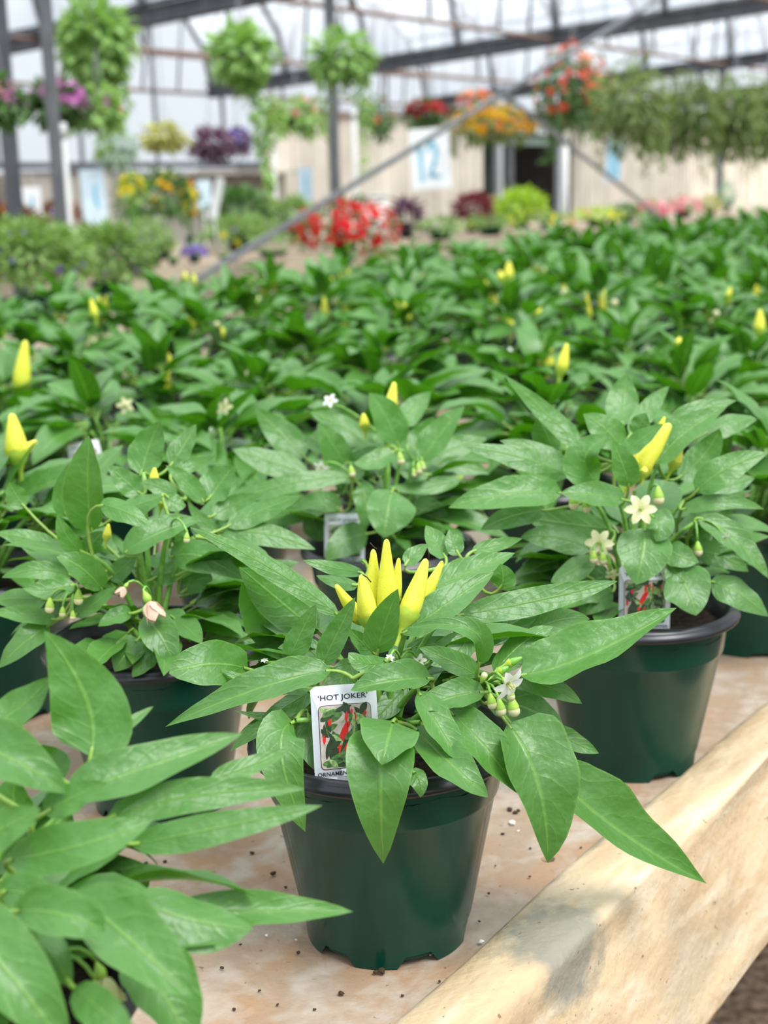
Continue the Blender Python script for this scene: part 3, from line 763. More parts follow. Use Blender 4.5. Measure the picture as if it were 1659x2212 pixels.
# ---- fruit, flowers, buds
def pepper_mesh(name, bend, m='pepper_yellow', blunt=0.18):
    """unit length along +Z, unit = length; width about 0.26"""
    mb = MB(); pr = [(0.0, 0.55), (0.03, 0.80), (0.10, 0.98), (0.22, 1.0), (0.38, 0.93), (0.55, 0.78), (0.72, 0.60), (0.86, 0.44), (0.94, 0.34), (0.98, 0.23), (1.0, 0.05)]
    vs_, fs = [], []; seg = 14
    for i, (z, q) in enumerate(pr):
        for k in range(seg):
            th = 2 * math.pi * k / seg; rr = 0.13 * q * (1 + 0.03 * math.sin(3 * th + z * 3))
            vs_.append((rr * math.cos(th) + bend * z * z, rr * math.sin(th), z))
    for i in range(len(pr) - 1):
        for k in range(seg):
            k2 = (k + 1) % seg; fs.append((i * seg + k, i * seg + k2, (i + 1) * seg + k2, (i + 1) * seg + k))
    mb.add(vs_, fs); return mb.mesh(name, [m])
PEP = [pepper_mesh('pepper', 0.0), pepper_mesh('pepper', 0.07), pepper_mesh('pepper', 0.13)]
UNR = pepper_mesh('unripe_pepper', 0.03, 'unripe_green')
def calyx_mesh():
    mb = MB(); seg = 10; pr = [(0.025, -0.36), (0.03, -0.22), (0.06, -0.12), (0.118, -0.03), (0.142, 0.03), (0.147, 0.07)]
    vs_, fs = [], []
    for i, (r, z) in enumerate(pr):
        for k in range(seg):
            th = 2 * math.pi * k / seg
            zz = z + (0.035 if (i == 5 and k % 2 == 0) else 0); vs_.append((r * math.cos(th), r * math.sin(th), zz))
    for i in range(len(pr) - 1):
        for k in range(seg):
            k2 = (k + 1) % seg; fs.append((i * seg + k, i * seg + k2, (i + 1) * seg + k2, (i + 1) * seg + k))
    mb.add(vs_, fs); return mb.mesh('calyx', ['calyx'])
CALYX = calyx_mesh()
def petal_mesh(m, droop, a0=0.45, w=0.26):
    mb = MB(); nt = 5; mids = []; ls = []; rs = []; p = Vector((0.08, 0, 0)); ang = 0.5
    for i in range(nt + 1):
        t = i / nt; mids.append(p.copy()); ang = a0 - droop * t
        up = Vector((-math.sin(ang), 0, math.cos(ang)))
        ls.append(Vector((0, 1, 0)) * w + up * 0.05); rs.append(Vector((0, -1, 0)) * w + up * 0.05)
        p = p + Vector((math.cos(ang), 0, math.sin(ang))) * (0.92 / nt)
    blade(mb, mids, ls, rs, 5, 2, 0.05, 0.05, (0.42, 0.62), True)
    return mb.mesh('petal', [m], True, True)
PETAL = {m: petal_mesh(m, 1.0) for m in ('petal_white', 'petal_cream')}
PETAL['bell'] = petal_mesh('petal_cream', 0.65, 1.35, 0.34)
PETALW = petal_mesh('petal_wilted', -0.5, 1.0, 0.30)
def flower_core():
    mb = MB(); mb.lathe([(0.02, -0.5), (0.05, -0.42), (0.17, -0.18), (0.16, 0.0), (0.04, 0.06)], 10, 0)
    for k in range(6):
        th = k * 1.047; c, s_ = math.cos(th), math.sin(th)
        mb.tube([(0.06 * c, 0.06 * s_, 0.02), (0.13 * c, 0.13 * s_, 0.28)], 0.018, 4, 1)
        mb.tube([(0.13 * c, 0.13 * s_, 0.26), (0.15 * c, 0.15 * s_, 0.42)], 0.035, 5, 1)
    mb.tube([(0, 0, 0), (0, 0, 0.5)], 0.02, 4, 1)
    return mb.mesh('flower', ['bud_green', 'anther'])
CORE = flower_core()
def bud_mesh():
    mb = MB(); mb.lathe([(0.05, -1.1), (0.18, -0.95), (0.36, -0.55), (0.52, -0.15), (0.50, 0.05)], 10, 0)
    mb.lathe([(0.46, -0.1), (0.55, 0.2), (0.50, 0.5), (0.30, 0.72), (0.02, 0.78)], 10, 1)
    return mb.mesh('flower_bud', ['bud_green', 'petal_cream'])
BUD = bud_mesh()
def oriented(o, loc, zdir, scale, spin=0.0):
    q = Vector(zdir).normalized().to_track_quat('Z', 'Y') @ Quaternion((0, 0, 1), spin)
    o.location = loc; o.rotation_mode = 'QUATERNION'; o.rotation_quaternion = q
    o.scale = scale if isinstance(scale, tuple) else (scale,) * 3
    return o
def put_pepper(T, base, tip, width, k=0, unripe=False):
    """base and tip relative to the plant, width in metres"""
    d = tip - base; ln = d.length
    o = oriented(link('unripe_pepper' if unripe else 'pepper', UNR if unripe else PEP[k % 3], T), base, d, (width / 0.26, width / 0.26, ln), k * 1.9)
    c = link('calyx', CALYX, o); c.scale = (1, 1, width / 0.26 / ln)
    return o
def put_flower(T, loc, zdir, size, m='petal_white', n=6, spin=0.0):
    o = oriented(link('flower', CORE, T), loc, zdir, size / 2, spin)
    for k in range(n):
        p = link('petal', PETAL.get(m, PETALW), o); p.rotation_euler = (0, 0, k * 2 * math.pi / n)
    return o
def put_bud(T, loc, zdir, r):
    return oriented(link('flower_bud', BUD, T), loc, zdir, r / 0.55)

def plant_base(name, loc, label, group=None, rot=0.0):
    T = thing(name, loc, label, 'potted plant', group); T.rotation_euler = (0, 0, rot)
    p = link('pot', POT, T); link('rim', RIM, p); link('soil', SOIL, T)
    return T

# ---- hand-placed plants: crops are (x offset, y offset, scale) into the photograph
K0 = (0, 0, 1.0); K5 = (350, 1100, .3918); K6 = (850, 1100, .42194); K7 = (0, 1300, .48222)
S5 = (0, 880, .33755); S6 = (480, 800, .34961); S7 = (960, 780, .42134)
class PxPlant:
    def __init__(s, loc, label, nodes, seed):
        s.loc = Vector(loc); s.T = plant_base('potted_pepper_plant', s.loc, label)
        s.seed = seed; s.n = 0
        s.nodes = [s.q(*p) for p in nodes]
        mb = MB()
        for k, p in enumerate(s.nodes):
            a = Vector((0.006 * math.cos(k * 2.4), 0.006 * math.sin(k * 2.4), 0.119))
            c = Vector((p.x * 0.35, p.y * 0.35, p.z * 0.75 + a.z * 0.25))
            pts = [bez(a, c, p, t / 6) for t in range(7)]
            mb.tube(pts, [0.0026 - 0.0011 * t / 6 for t in range(7)], 7)
        link('stem', mb.mesh('stem', ['stem_green']), s.T)
    def q(s, px, py, a):
        return at_y(px, py, s.loc.y - a) - s.loc
    def leaf(s, C, b, m, t, a, wl, wr, under=False, e=(0.50, 0.84), nt=14, ns=3, pet=True, wv=0.10):
        s.n += 1
        f = lambda p: (C[0] + C[2] * p[0], C[1] + C[2] * p[1])
        wl *= C[2] * 1.06; wr *= C[2] * 1.06
        b2, m2, t2 = (Vector(f(p)) for p in (b, m, t))
        B, Mi, Tp = (s.q(p.x, p.y, q) for p, q in zip((b2, m2, t2), a))
        c2 = m2 * 2 - (b2 + t2) * 0.5; c3 = Mi * 2 - (B + Tp) * 0.5
        mids, ls, rs = [], [], []
        Wm = max(wl, wr) * 1.06
        for i in range(nt + 1):
            t_ = i / nt; p = bez(B, c3, Tp, t_)
            d2 = ((c2 - b2) * (1 - t_) + (t2 - c2) * t_).normalized()
            n2 = Vector((d2.y, -d2.x))
            wp = p + s.loc; z = (wp - CAM).dot(FW); k = z / FPX
            tocam = (CAM - wp).normalized()
            side = RT * n2.x - UP * n2.y
            for w, sg, out in ((wl, 1, ls), (wr, -1, rs)):
                dep = math.sqrt(max(Wm * Wm - w * w, 0))
                wt = max(-1, min(1, n2.y * sg * 1.6))
                out.append((side * (w * sg) + tocam * (dep * wt + 0.10 * Wm)) * k)
            mids.append(p)
        mb = MB()
        i = nt // 2
        nrm = (mids[i + 1] - mids[i - 1]).cross(rs[i] - ls[i])
        fl = nrm.dot(CAM - (mids[i] + s.loc)) < 0
        if under: fl = not fl
        blade(mb, mids, ls, rs, s.seed * 100 + s.n, ns, wv, 0.10, e, fl)
        if pet:
            nd = min(s.nodes, key=lambda q: (q - B).length)
            d = (mids[1] - mids[0]).normalized(); L_ = (nd - B).length
            c = B - d * (L_ * 0.5)
            pts = [bez(nd, c, B + d * 0.004, k / 6) for k in range(7)]
            mb.tube(pts, [0.0015 - 0.0005 * k / 6 for k in range(7)], 5, cap=False)
        ln = sum((mids[i + 1] - mids[i]).length for i in range(nt))
        if DEBUG: print('LEAF', s.seed, s.n, 'len %.3f' % ln, 'w %.3f' % (ls[nt // 3].length + rs[nt // 3].length), 'z %.3f %.3f' % (B.z, Tp.z))
        link('leaf', mb.mesh('leaf', ['pepper_leaf'], True, True), s.T)
    def fill(s, seed, keep, lo=-20, hi=35, n=26, zr=(.0, .045), ln=(.06, .092), rad=(.015, .05)):
        """inner and rear leaves between the hand-placed ones"""
        r = random.Random(seed); m = 0
        while m < n:
            az = r.uniform(0, 6.28)
            if not keep(az): continue
            el = math.radians(r.uniform(lo, hi)); q = r.uniform(*rad)
            p = Vector((q * math.cos(az), q * math.sin(az), .134 + r.uniform(*zr)))
            d = Vector((math.cos(az) * math.cos(el), math.sin(az) * math.cos(el), math.sin(el)))
            l = r.uniform(*ln); me = LIB[r.randrange(len(LIB))]
            M_ = Matrix.Translation(p) @ basis(d, Vector((r.gauss(0, .25), r.gauss(0, .25), 1))) @ Matrix.Diagonal((l, l, l, 1))
            if hits_rim(me, M_): continue
            link('leaf', me, s.T).matrix_local = M_; m += 1
    def pepper(s, C, b, t, w, a=(0, 0), k=0, unripe=False):
        f = lambda p: (C[0] + C[2] * p[0], C[1] + C[2] * p[1])
        B = s.q(*f(b), a[0]); Tp = s.q(*f(t), a[1])
        z = (B + s.loc - CAM).dot(FW)
        return put_pepper(s.T, B, Tp, w * C[2] * z / FPX, k, unripe)
    def pt(s, C, p, a): return s.q(C[0] + C[2] * p[0], C[1] + C[2] * p[1], a)
    def px(s, C, w, p): return w * C[2] * (p + s.loc - CAM).dot(FW) / FPX
    def flower(s, C, p, w, a, zdir, m='petal_white', n=6):
        p = s.pt(C, p, a); o = put_flower(s.T, p, zdir, s.px(C, w, p), m, n); s.stalk(p - Vector(zdir).normalized() * s.px(C, w, p) * 0.24); return o
    def bud(s, C, p, w, a, zdir=(0, 0, -1)):
        p = s.pt(C, p, a); r = s.px(C, w, p) / 2; put_bud(s.T, p, zdir, r); s.stalk(p - Vector(zdir).normalized() * r * 2)
    def stalk(s, p):
        nd = min(s.nodes, key=lambda q: (q - p).length)
        mb = MB(); c = (nd + p) / 2 + Vector((0, 0, 0.012))
        mb.tube([bez(nd, c, p, k / 5) for k in range(6)], 0.0009, 5); link('flower_stalk', mb.mesh('flower_stalk', ['stem_green']), s.T)
DEBUG = False

HERO = at_z(838, 2000, BZ)
hero = PxPlant(HERO, 'pepper plant with seven upright yellow peppers, name tag and white flower over bare bench',
    [(830, 1570, .0), (800, 1445, .01), (865, 1425, .01), (1040, 1490, .02), (762, 1466, .03), (690, 1490, .01), (930, 1470, .03),
     (640, 1556, .05), (855, 1560, .05), (700, 1380, -.03), (960, 1225, -.075), (1005, 1215, -.085), (775, 1262, -.045), (960, 1330, -.02), (905, 1560, .03), (800, 1355, .0), (885, 1350, .0)], 1)
L = hero.leaf
L(K5, (980, 590), (610, 330), (152, 98), (-.03, -.03, -.02), 62, 52)
L(K5, (860, 680), (640, 500), (424, 318), (-.05, -.05, -.04), 118, 112)
L(K5, (700, 750), (560, 600), (438, 405), (-.05, -.05, -.04), 118, 100)
L(K5, (690, 850), (768, 680), (850, 522), (.0, .0, .0), 62, 72, e=(.45, .9))
L(K5, (880, 862), (960, 700), (1066, 484), (.02, .02, .02), 70, 62)
L(K5, (935, 888), (540, 985), (18, 1200), (.03, .045, .05), 68, 112, e=(.55, 1.0))
L(K5, (470, 880), (262, 855), (38, 905), (.0, .02, .03), 112, 125, e=(.42, .62))
L(K5, (480, 940), (400, 915), (325, 882), (.02, .02, .02), 20, 18)
L(K5, (830, 1000), (690, 1080), (524, 1186), (.02, .035, .04), 62, 50)
L(K5, (720, 1160), (540, 1205), (376, 1336), (.03, .045, .05), 45, 40)
L(K5, (722, 1176), (655, 1350), (790, 1780), (.05, .075, .085), 125, 128, e=(.42, .75))
L(K5, (820, 1060), (660, 1140), (400, 1110), (.0, .01, .01), 35, 30)
L(K5, (1190, 795), (1225, 650), (1302, 438), (.03, .035, .04), 98, 78)
L(K5, (1180, 800), (1105, 740), (1030, 660), (.02, .025, .03), 45, 55)
L(K5, (1250, 830), (1130, 850), (1028, 790), (.035, .045, .045), 55, 42, e=(.5, .6))
L(K5, (1485, 935), (1270, 945), (1040, 1000), (.04, .055, .06), 52, 105, e=(.45, .75))
L(K5, (1275, 1170), (1245, 1270), (1212, 1410), (.07, .095, .108), 150, 165, e=(.28, .85))
L(K5, (1235, 1240), (1205, 1470), (1220, 1955), (.070, .102, .104), 172, 186, e=(.42, .82))
L(K5, (1370, 1440), (1420, 1500), (1425, 1590), (.085, .092, .095), 45, 55)
L(K5, (805, 1130), (830, 1290), (900, 1475), (.03, .045, .055), 85, 90)
L(K5, (1110, 350), (940, 320), (775, 280), (-.05, -.06, -.06), 40, 35)
L(K5, (1080, 420), (970, 400), (850, 365), (-.04, -.045, -.05), 40, 30)
L(K5, (1130, 300), (1110, 285), (1094, 275), (-.05, -.05, -.05), 14, 12)
L(K6, (470, 938), (290, 965), (106, 1040), (.04, .05, .06), 55, 85, e=(.5, .8))
L(K6, (440, 860), (290, 775), (130, 710), (.03, .035, .035), 52, 62)
L(K6, (650, 850), (1000, 745), (1450, 505), (.02, .015, .0), 165, 70, e=(.5, .85))
L(K6, (330, 545), (740, 465), (1148, 368), (-.02, -.03, -.04), 72, 70)
L(K6, (200, 405), (390, 320), (622, 224), (-.05, -.07, -.09), 80, 62)
L(K6, (270, 245), (215, 170), (165, 82), (-.08, -.09, -.10), 48, 62)
L(K6, (335, 235), (305, 170), (288, 102), (-.08, -.085, -.09), 42, 48)
L(K6, (400, 215), (530, 185), (660, 150), (-.09, -.1, -.1), 38, 32)
L(K6, (60, 280), (110, 230), (178, 180), (-.06, -.065, -.07), 42, 40)
L(K6, (45, 640), (280, 480), (516, 322), (.01, .0, -.02), 85, 72)
L(K6, (435, 800), (400, 620), (75, 605), (.04, .05, .045), 40, 62)
L(K6, (515, 840), (650, 690), (818, 600), (.01, .0, -.01), 55, 80)
L(K6, (440, 660), (600, 590), (770, 492), (-.02, -.03, -.04), 58, 70)
L(K6, (690, 640), (840, 570), (1005, 562), (-.03, -.04, -.05), 65, 60)
L(K6, (545, 410), (560, 350), (545, 280), (-.06, -.06, -.06), 62, 65)
L(K6, (620, 868), (790, 905), (966, 996), (.01, .02, .02), 60, 58)
L(K6, (585, 1100), (735, 1400), (790, 1812), (.045, .065, .07), 225, 112, e=(.40, .80))
L(K6, (800, 1330), (1130, 1630), (1602, 1916), (.02, .02, .0), 195, 75, e=(.48, .95))
L(K6, (290, 1040), (480, 1230), (665, 1472), (.045, .066, .066), 115, 80)
L(K6, (480, 1000), (680, 1020), (862, 1148), (.01, .01, .01), 85, 95, e=(.5, .6))
L(K6, (800, 1120), (920, 1190), (1052, 1250), (.0, .0, .0), 52, 45)
L(K6, (125, 930), (240, 1130), (372, 1312), (.05, .07, .08), 88, 55)
L(K6, (110, 1120), (290, 1300), (485, 1476), (.05, .084, .092), 110, 80)
L(K6, (60, 720), (220, 690), (365, 690), (-.01, -.02, -.03), 42, 40)
L(K6, (450, 680), (520, 650), (610, 655), (-.01, -.01, -.02), 32, 40)
L(K6, (70, 900), (-20, 1000), (-100, 1080), (.0, .01, .02), 60, 60)
L(K6, (420, 640), (520, 560), (545, 535), (-.03, -.03, -.04), 30, 35)
L(K6, (380, 620), (330, 730), (190, 800), (.0, .01, .02), 60, 60)
L(K6, (150, 1110), (240, 1240), (280, 1360), (.03, .05, .06), 70, 70)
L(K0, (700, 1440), (660, 1400), (600, 1400), (-.01, -.02, -.02), 26, 24)
L(K0, (760, 1420), (730, 1480), (690, 1520), (.0, .01, .02), 28, 28)
L(K0, (960, 1480), (1000, 1530), (1020, 1590), (.0, .01, .01), 30, 30)
L(K0, (640, 1545), (565, 1570), (512, 1600), (.0, .01, .02), 22, 22)
for b_, t_, w_, a_, k_ in [((1240, 600), (1238, 163), 112, (0, .0), 0), ((1150, 580), (1186, 218), 100, (-.008, -.01), 1), ((1140, 610), (1100, 358), 112, (.012, .012), 0),
                           ((1285, 500), (1306, 268), 66, (-.012, -.012), 0), ((1350, 595), (1470, 280), 122, (.004, -.008), 1), ((1425, 520), (1558, 293), 78, (-.014, -.022), 1),
                           ((1095, 605), (945, 432), 82, (-.004, .004), 1)]:
    hero.pepper(K5, b_, t_, w_, a_, k_)
mb = MB()
for pts in ([(1185, 220), (1165, 205), (1146, 184)], [(1104, 360), (1130, 375), (1152, 402)], [(1470, 280), (1472, 250), (1466, 224)]):
    mb.tube([hero.pt(K5, p, .013 if p[0] < 1160 and p[1] > 350 else -.008) for p in pts], 0.00035, 4)
link('withered_style', mb.mesh('withered_style', ['style_brown']), hero.T)
hero.flower(K6, (585, 890), 215, .062, (.42, -.55, -.30))
for p, w in (((503, 990), 52), ((548, 1020), 58), ((614, 1018), 66), ((600, 950), 45)): hero.bud(K6, p, w, .05, (.15, -.1, -1))
hero.bud(K6, (462, 858), 36, .045, (.4, 0, 1))
hero.pepper(K6, (590, 790), (660, 760), 42, (.03, .03), 0, True)
hero.pepper(K6, (545, 830), (590, 808), 40, (.035, .035), 0, True)
hero.flower(K5, (1255, 822), 60, .03, (.1, -.4, .5))
hero.flower(K5, (565, 835), 50, .0, (-.1, -.2, .9))
hero.flower(K5, (1420, 835), 90, .0, (.1, -.5, .3), 'petal_white', 5)

RIGHT = at_z(1376, 1640, BZ) + UN * 0.006
right = PxPlant(RIGHT, 'pepper plant at the bench rail with one large pepper and a star shaped flower',
    [(1380, 1280, 0), (1370, 1060, .0), (1390, 1095, .04), (1340, 1090, .03), (1280, 1080, .02), (1480, 1080, .02), (1330, 1000, -.03), (1420, 1000, 0), (1500, 1130, .04), (1300, 1190, .03), (1450, 1240, .05)], 2)
L = right.leaf
for args in [((690, 430), (545, 290), (308, 72), (-.04, -.05, -.05), 52, 52), ((912, 330), (918, 200), (935, 66), (-.07, -.09, -.1), 85, 78),
             ((950, 380), (1045, 245), (1152, 128), (-.05, -.07, -.08), 48, 50), ((905, 440), (825, 350), (712, 272), (-.02, -.02, -.02), 78, 75),
             ((915, 480), (1010, 400), (1122, 322), (.03, .03, .03), 48, 42), ((1085, 525), (1220, 375), (1452, 230), (.02, .01, .0), 82, 62),
             ((1140, 400), (1280, 270), (1498, 203), (-.03, -.04, -.05), 62, 52), ((1200, 600), (1330, 480), (1412, 345), (-.02, -.03, -.03), 70, 80),
             ((1290, 672), (1440, 555), (1660, 470), (.03, .03, .02), 75, 75), ((1330, 375), (1470, 315), (1603, 300), (-.06, -.07, -.08), 42, 60),
             ((1215, 765), (1430, 722), (1640, 760), (.03, .035, .03), 42, 38), ((1300, 800), (1500, 920), (1662, 1115), (.04, .05, .06), 68, 55),
             ((1030, 855), (1015, 990), (982, 1148), (.06, .08, .09), 140, 128), ((1060, 790), (1100, 850), (1085, 925), (.06, .07, .075), 82, 55),
             ((605, 678), (320, 682), (20, 752), (.03, .045, .05), 70, 88), ((650, 592), (380, 490), (98, 440), (.0, .01, .01), 62, 52),
             ((640, 560), (480, 465), (284, 408), (-.03, -.03, -.03), 52, 48), ((520, 765), (350, 795), (184, 868), (.02, .03, .03), 58, 62),
             ((925, 712), (760, 685), (594, 678), (.05, .06, .065), 50, 68), ((790, 625), (720, 500), (835, 385), (.02, .025, .02), 105, 75),
             ((945, 645), (915, 540), (858, 405), (.04, .045, .045), 55, 75), ((770, 1010), (650, 1075), (545, 1135), (.03, .04, .045), 62, 52),
             ((1140, 960), (1210, 1000), (1305, 1030), (.05, .06, .06), 65, 60), ((1180, 1075), (1250, 1180), (1290, 1305), (.06, .075, .085), 125, 110),
             ((1365, 1130), (1510, 1190), (1662, 1310), (.05, .06, .06), 62, 78), ((865, 1185), (780, 1220), (690, 1312), (.04, .06, .065), 68, 68),
             ((760, 965), (560, 900), (390, 905), (.02, .02, .02), 68, 62), ((1155, 1040), (1190, 1090), (1235, 1130), (.06, .065, .07), 48, 52),
             ((560, 460), (520, 370), (478, 285), (-.06, -.06, -.06), 78, 70), ((985, 380), (1005, 320), (1035, 268), (-.02, -.02, -.02), 50, 55),
             ((850, 860), (600, 830), (420, 800), (.01, .0, .0), 70, 70), ((850, 1100), (760, 1130), (600, 1200), (.0, .0, .0), 70, 70),
             ((1250, 900), (1380, 860), (1500, 880), (.0, .0, .0), 70, 70), ((620, 420), (590, 340), (500, 300), (-.08, -.09, -.09), 60, 60),
             ((1290, 980), (1420, 1000), (1560, 1080), (.02, .03, .03), 62, 62), ((700, 900), (560, 980), (470, 1080), (.0, .0, .0), 72, 72),
             ((1330, 700), (1450, 640), (1590, 600), (-.03, -.04, -.05), 65, 65)]:
    L(S7, *args)
right.pepper(S7, (985, 570), (1158, 320), 118, (.015, .01), 0)
right.pepper(S7, (1175, 530), (1215, 445), 66, (.0, .0), 0)
right.pepper(S7, (965, 545), (962, 470), 70, (.02, .02), 0)
right.pepper(S7, (1022, 575), (1028, 540), 45, (.03, .03), 0)
right.pepper(S7, (1100, 360), (1130, 285), 40, (-.02, -.02), 0)
right.flower(S7, (1005, 762), 180, .075, (-.05, -.85, .35), 'petal_cream', 6)
right.flower(S7, (795, 935), 165, .04, (-.2, -.6, .3), 'petal_cream', 6)
right.flower(S7, (1440, 905), 70, .05, (.2, -.6, -.4), 'petal_white', 5)
right.flower(S7, (860, 1090), 90, .04, (0, -.6, -.4), 'petal_cream', 5)
for p, w in (((1097, 698), 60), ((662, 728), 52), ((728, 746), 48), ((765, 1010), 42), ((812, 1018), 42), ((1300, 968), 48)): right.bud(S7, p, w, .05, (.05, -.1, -1))

LEFT = at_z(330, 1383, BZ + .130); LEFT = Vector((LEFT.x, LEFT.y, BZ))
left = PxPlant(LEFT, 'pepper plant with a pink wilted blossom and a tall upright dark leaf',
    [(330, 1380, 0), (300, 1200, .03), (280, 1090, .0), (370, 1130, .01), (200, 1200, .03), (420, 1160, .0), (310, 1020, -.03), (160, 1290, .05), (330, 1300, .05), (400, 1070, -.03)], 3)
L = left.leaf
for args in [((588, 795), (562, 500), (570, 182), (.01, .02, .02), 155, 92), ((900, 430), (950, 260), (1026, 88), (-.04, -.05, -.05), 112, 100),
             ((1090, 375), (1170, 250), (1255, 108), (-.06, -.07, -.08), 72, 66), ((1110, 405), (1240, 365), (1378, 312), (-.05, -.06, -.06), 42, 42),
             ((640, 625), (800, 665), (972, 772), (.04, .05, .055), 62, 75), ((790, 935), (1030, 795), (1285, 720), (.03, .02, .0), 100, 58),
             ((655, 1170), (520, 1030), (360, 955), (.06, .075, .08), 75, 100), ((525, 925), (430, 830), (370, 686), (.03, .04, .04), 62, 55),
             ((555, 935), (600, 860), (665, 795), (.02, .025, .03), 62, 62), ((1090, 962), (1300, 958), (1560, 1105), (.01, .02, .02), 100, 100),
             ((350, 885), (180, 840), (-30, 800), (.0, .0, .0), 65, 58), ((465, 1080), (240, 1040), (10, 1090), (.03, .04, .04), 55, 60),
             ((480, 1130), (320, 1165), (145, 1158), (.05, .06, .065), 62, 70), ((300, 1230), (120, 1220), (-40, 1240), (.03, .03, .03), 75, 62),
             ((360, 1362), (150, 1330), (-70, 1310), (.05, .055, .055), 45, 62), ((320, 1395), (160, 1500), (-10, 1670), (.05, .065, .07), 72, 82),
             ((845, 1320), (740, 1340), (628, 1402), (.06, .07, .075), 45, 58), ((925, 1330), (1030, 1470), (1112, 1638), (.07, .085, .09), 118, 105),
             ((885, 1485), (800, 1580), (735, 1692), (.06, .075, .08), 90, 82), ((995, 1555), (920, 1630), (848, 1728), (.07, .08, .085), 62, 58),
             ((1310, 1485), (1480, 1462), (1650, 1530), (.04, .05, .05), 58, 62), ((475, 1335), (610, 1250), (745, 1145), (.06, .065, .065), 52, 48),
             ((1395, 805), (1290, 720), (1203, 608), (-.02, -.02, -.02), 40, 42), ((1310, 610), (1195, 480), (1063, 372), (-.03, -.03, -.03), 55, 62),
             ((1340, 585), (1410, 480), (1505, 368), (-.04, -.05, -.05), 112, 85), ((1130, 570), (1020, 510), (905, 478), (-.01, -.01, -.01), 55, 55),
             ((905, 560), (800, 470), (695, 372), (-.02, -.02, -.02), 70, 72), ((1055, 555), (1120, 610), (1190, 628), (.0, .0, .0), 52, 58),
             ((795, 650), (910, 610), (1048, 568), (.01, .01, .01), 52, 72), ((1180, 1180), (1280, 1100), (1360, 1110), (.0, .0, .0), 72, 72),
             ((700, 1100), (780, 1030), (880, 930), (.02, .02, .02), 62, 62), ((160, 640), (100, 560), (60, 480), (-.03, -.03, -.03), 66, 66),
             ((430, 700), (395, 560), (440, 360), (-.02, -.02, -.02), 60, 60), ((1100, 860), (1140, 800), (1200, 760), (-.02, -.02, -.02), 60, 60),
             ((1360, 700), (1500, 620), (1680, 560), (-.03, -.04, -.04), 62, 62), ((980, 1100), (1100, 1050), (1300, 1010), (.0, .0, .0), 62, 72),
             ((600, 1000), (450, 930), (300, 900), (-.02, -.02, -.02), 70, 70)]:
    L(S5, *args)
L(K0, (470, 1150), (570, 1152), (682, 1187), (-.02, -.02, -.02), 24, 28)
L(K0, (490, 1138), (570, 1100), (650, 1072), (-.02, -.03, -.03), 20, 24)
left.pepper(S5, (985, 470), (990, 385), 62, (-.02, -.02), 0)
left.pepper(S5, (682, 830), (695, 745), 55, (.03, .03), 0)
left.pepper(S5, (1035, 620), (1045, 575), 55, (-.01, -.01), 0)
o = left.flower(S5, (950, 1240), 330, .08, (.35, -.25, -.75), 'petal_wilted', 5)
o = left.flower(S5, (800, 1150), 170, .07, (-.4, -.3, -.5), 'petal_wilted', 4)
for p, w in (((318, 1275), 62), ((502, 1222), 62), ((400, 1312), 44), ((562, 1132), 44), ((1195, 838), 44), ((465, 1335), 40)): left.bud(S5, p, w, .07, (-.1, -.1, -1))

MID = at_z(835, 1262, BZ); MID = Vector((at_y(838, 1100, 1.27).x, 1.27, BZ))
midp = PxPlant(MID, 'pepper plant with a tag half covered by leaves, standing behind the seven pepper plant',
    [(838, 1140, 0), (830, 990, 0), (870, 980, .01), (760, 1030, .04), (900, 1010, .03), (750, 1000, 0), (840, 960, -.03), (860, 1070, .05), (920, 1040, .03)], 4)
L = midp.leaf
for args in [((790, 660), (350, 715), (-130, 890), (.05, .07, .07), 58, 55), ((540, 648), (290, 560), (64, 490), (.0, .0, .0), 82, 72),
             ((510, 540), (370, 400), (205, 235), (-.05, -.06, -.06), 92, 92), ((935, 492), (750, 350), (540, 258), (-.01, -.02, -.03), 72, 70),
             ((768, 622), (690, 470), (590, 325), (.0, .0, .0), 88, 82), ((1085, 462), (1010, 290), (908, 138), (.02, .02, .02), 82, 105),
             ((1228, 562), (1340, 400), (1498, 218), (.02, .01, .0), 92, 72), ((1190, 490), (1230, 400), (1312, 284), (-.02, -.03, -.03), 66, 62),
             ((1062, 500), (940, 560), (812, 576), (.03, .04, .045), 52, 62), ((1050, 742), (1015, 880), (1000, 1035), (.07, .09, .1), 168, 122),
             ((1480, 668), (1250, 725), (1015, 715), (.03, .04, .05), 42, 45), ((1275, 640), (1180, 655), (1088, 620), (.04, .045, .045), 28, 30),
             ((725, 865), (600, 810), (455, 862), (.03, .03, .03), 55, 68), ((700, 800), (420, 880), (230, 960), (.0, .0, .0), 72, 72),
             ((900, 1010), (760, 1060), (640, 1180), (.03, .05, .06), 92, 92), ((1180, 850), (1290, 900), (1410, 1010), (.01, .02, .02), 100, 95),
             ((1420, 860), (1520, 900), (1620, 870), (-.02, -.03, -.03), 62, 62), ((1140, 470), (1165, 560), (1180, 650), (.03, .035, .04), 45, 45),
             ((1260, 560), (1430, 480), (1640, 420), (-.02, -.04, -.05), 72, 72), ((840, 700), (880, 800), (870, 1010), (.04, .05, .06), 66, 66),
             ((640, 480), (560, 420), (530, 380), (-.03, -.04, -.04), 60, 60), ((1000, 480), (930, 420), (880, 340), (-.03, -.04, -.04), 72, 60),
             ((820, 640), (870, 560), (960, 470), (.0, .0, .0), 80, 80), ((1080, 1050), (1120, 1120), (1140, 1190), (.02, .03, .03), 80, 80),
             ((560, 900), (580, 980), (640, 1050), (.0, .0, .0), 72, 72), ((1340, 620), (1480, 590), (1650, 640), (-.01, -.02, -.02), 60, 60),
             ((880, 600), (760, 640), (660, 640), (.01, .01, .01), 60, 60), ((1100, 330), (1180, 240), (1290, 130), (-.08, -.1, -.11), 70, 70)]:
    L(S6, *args)
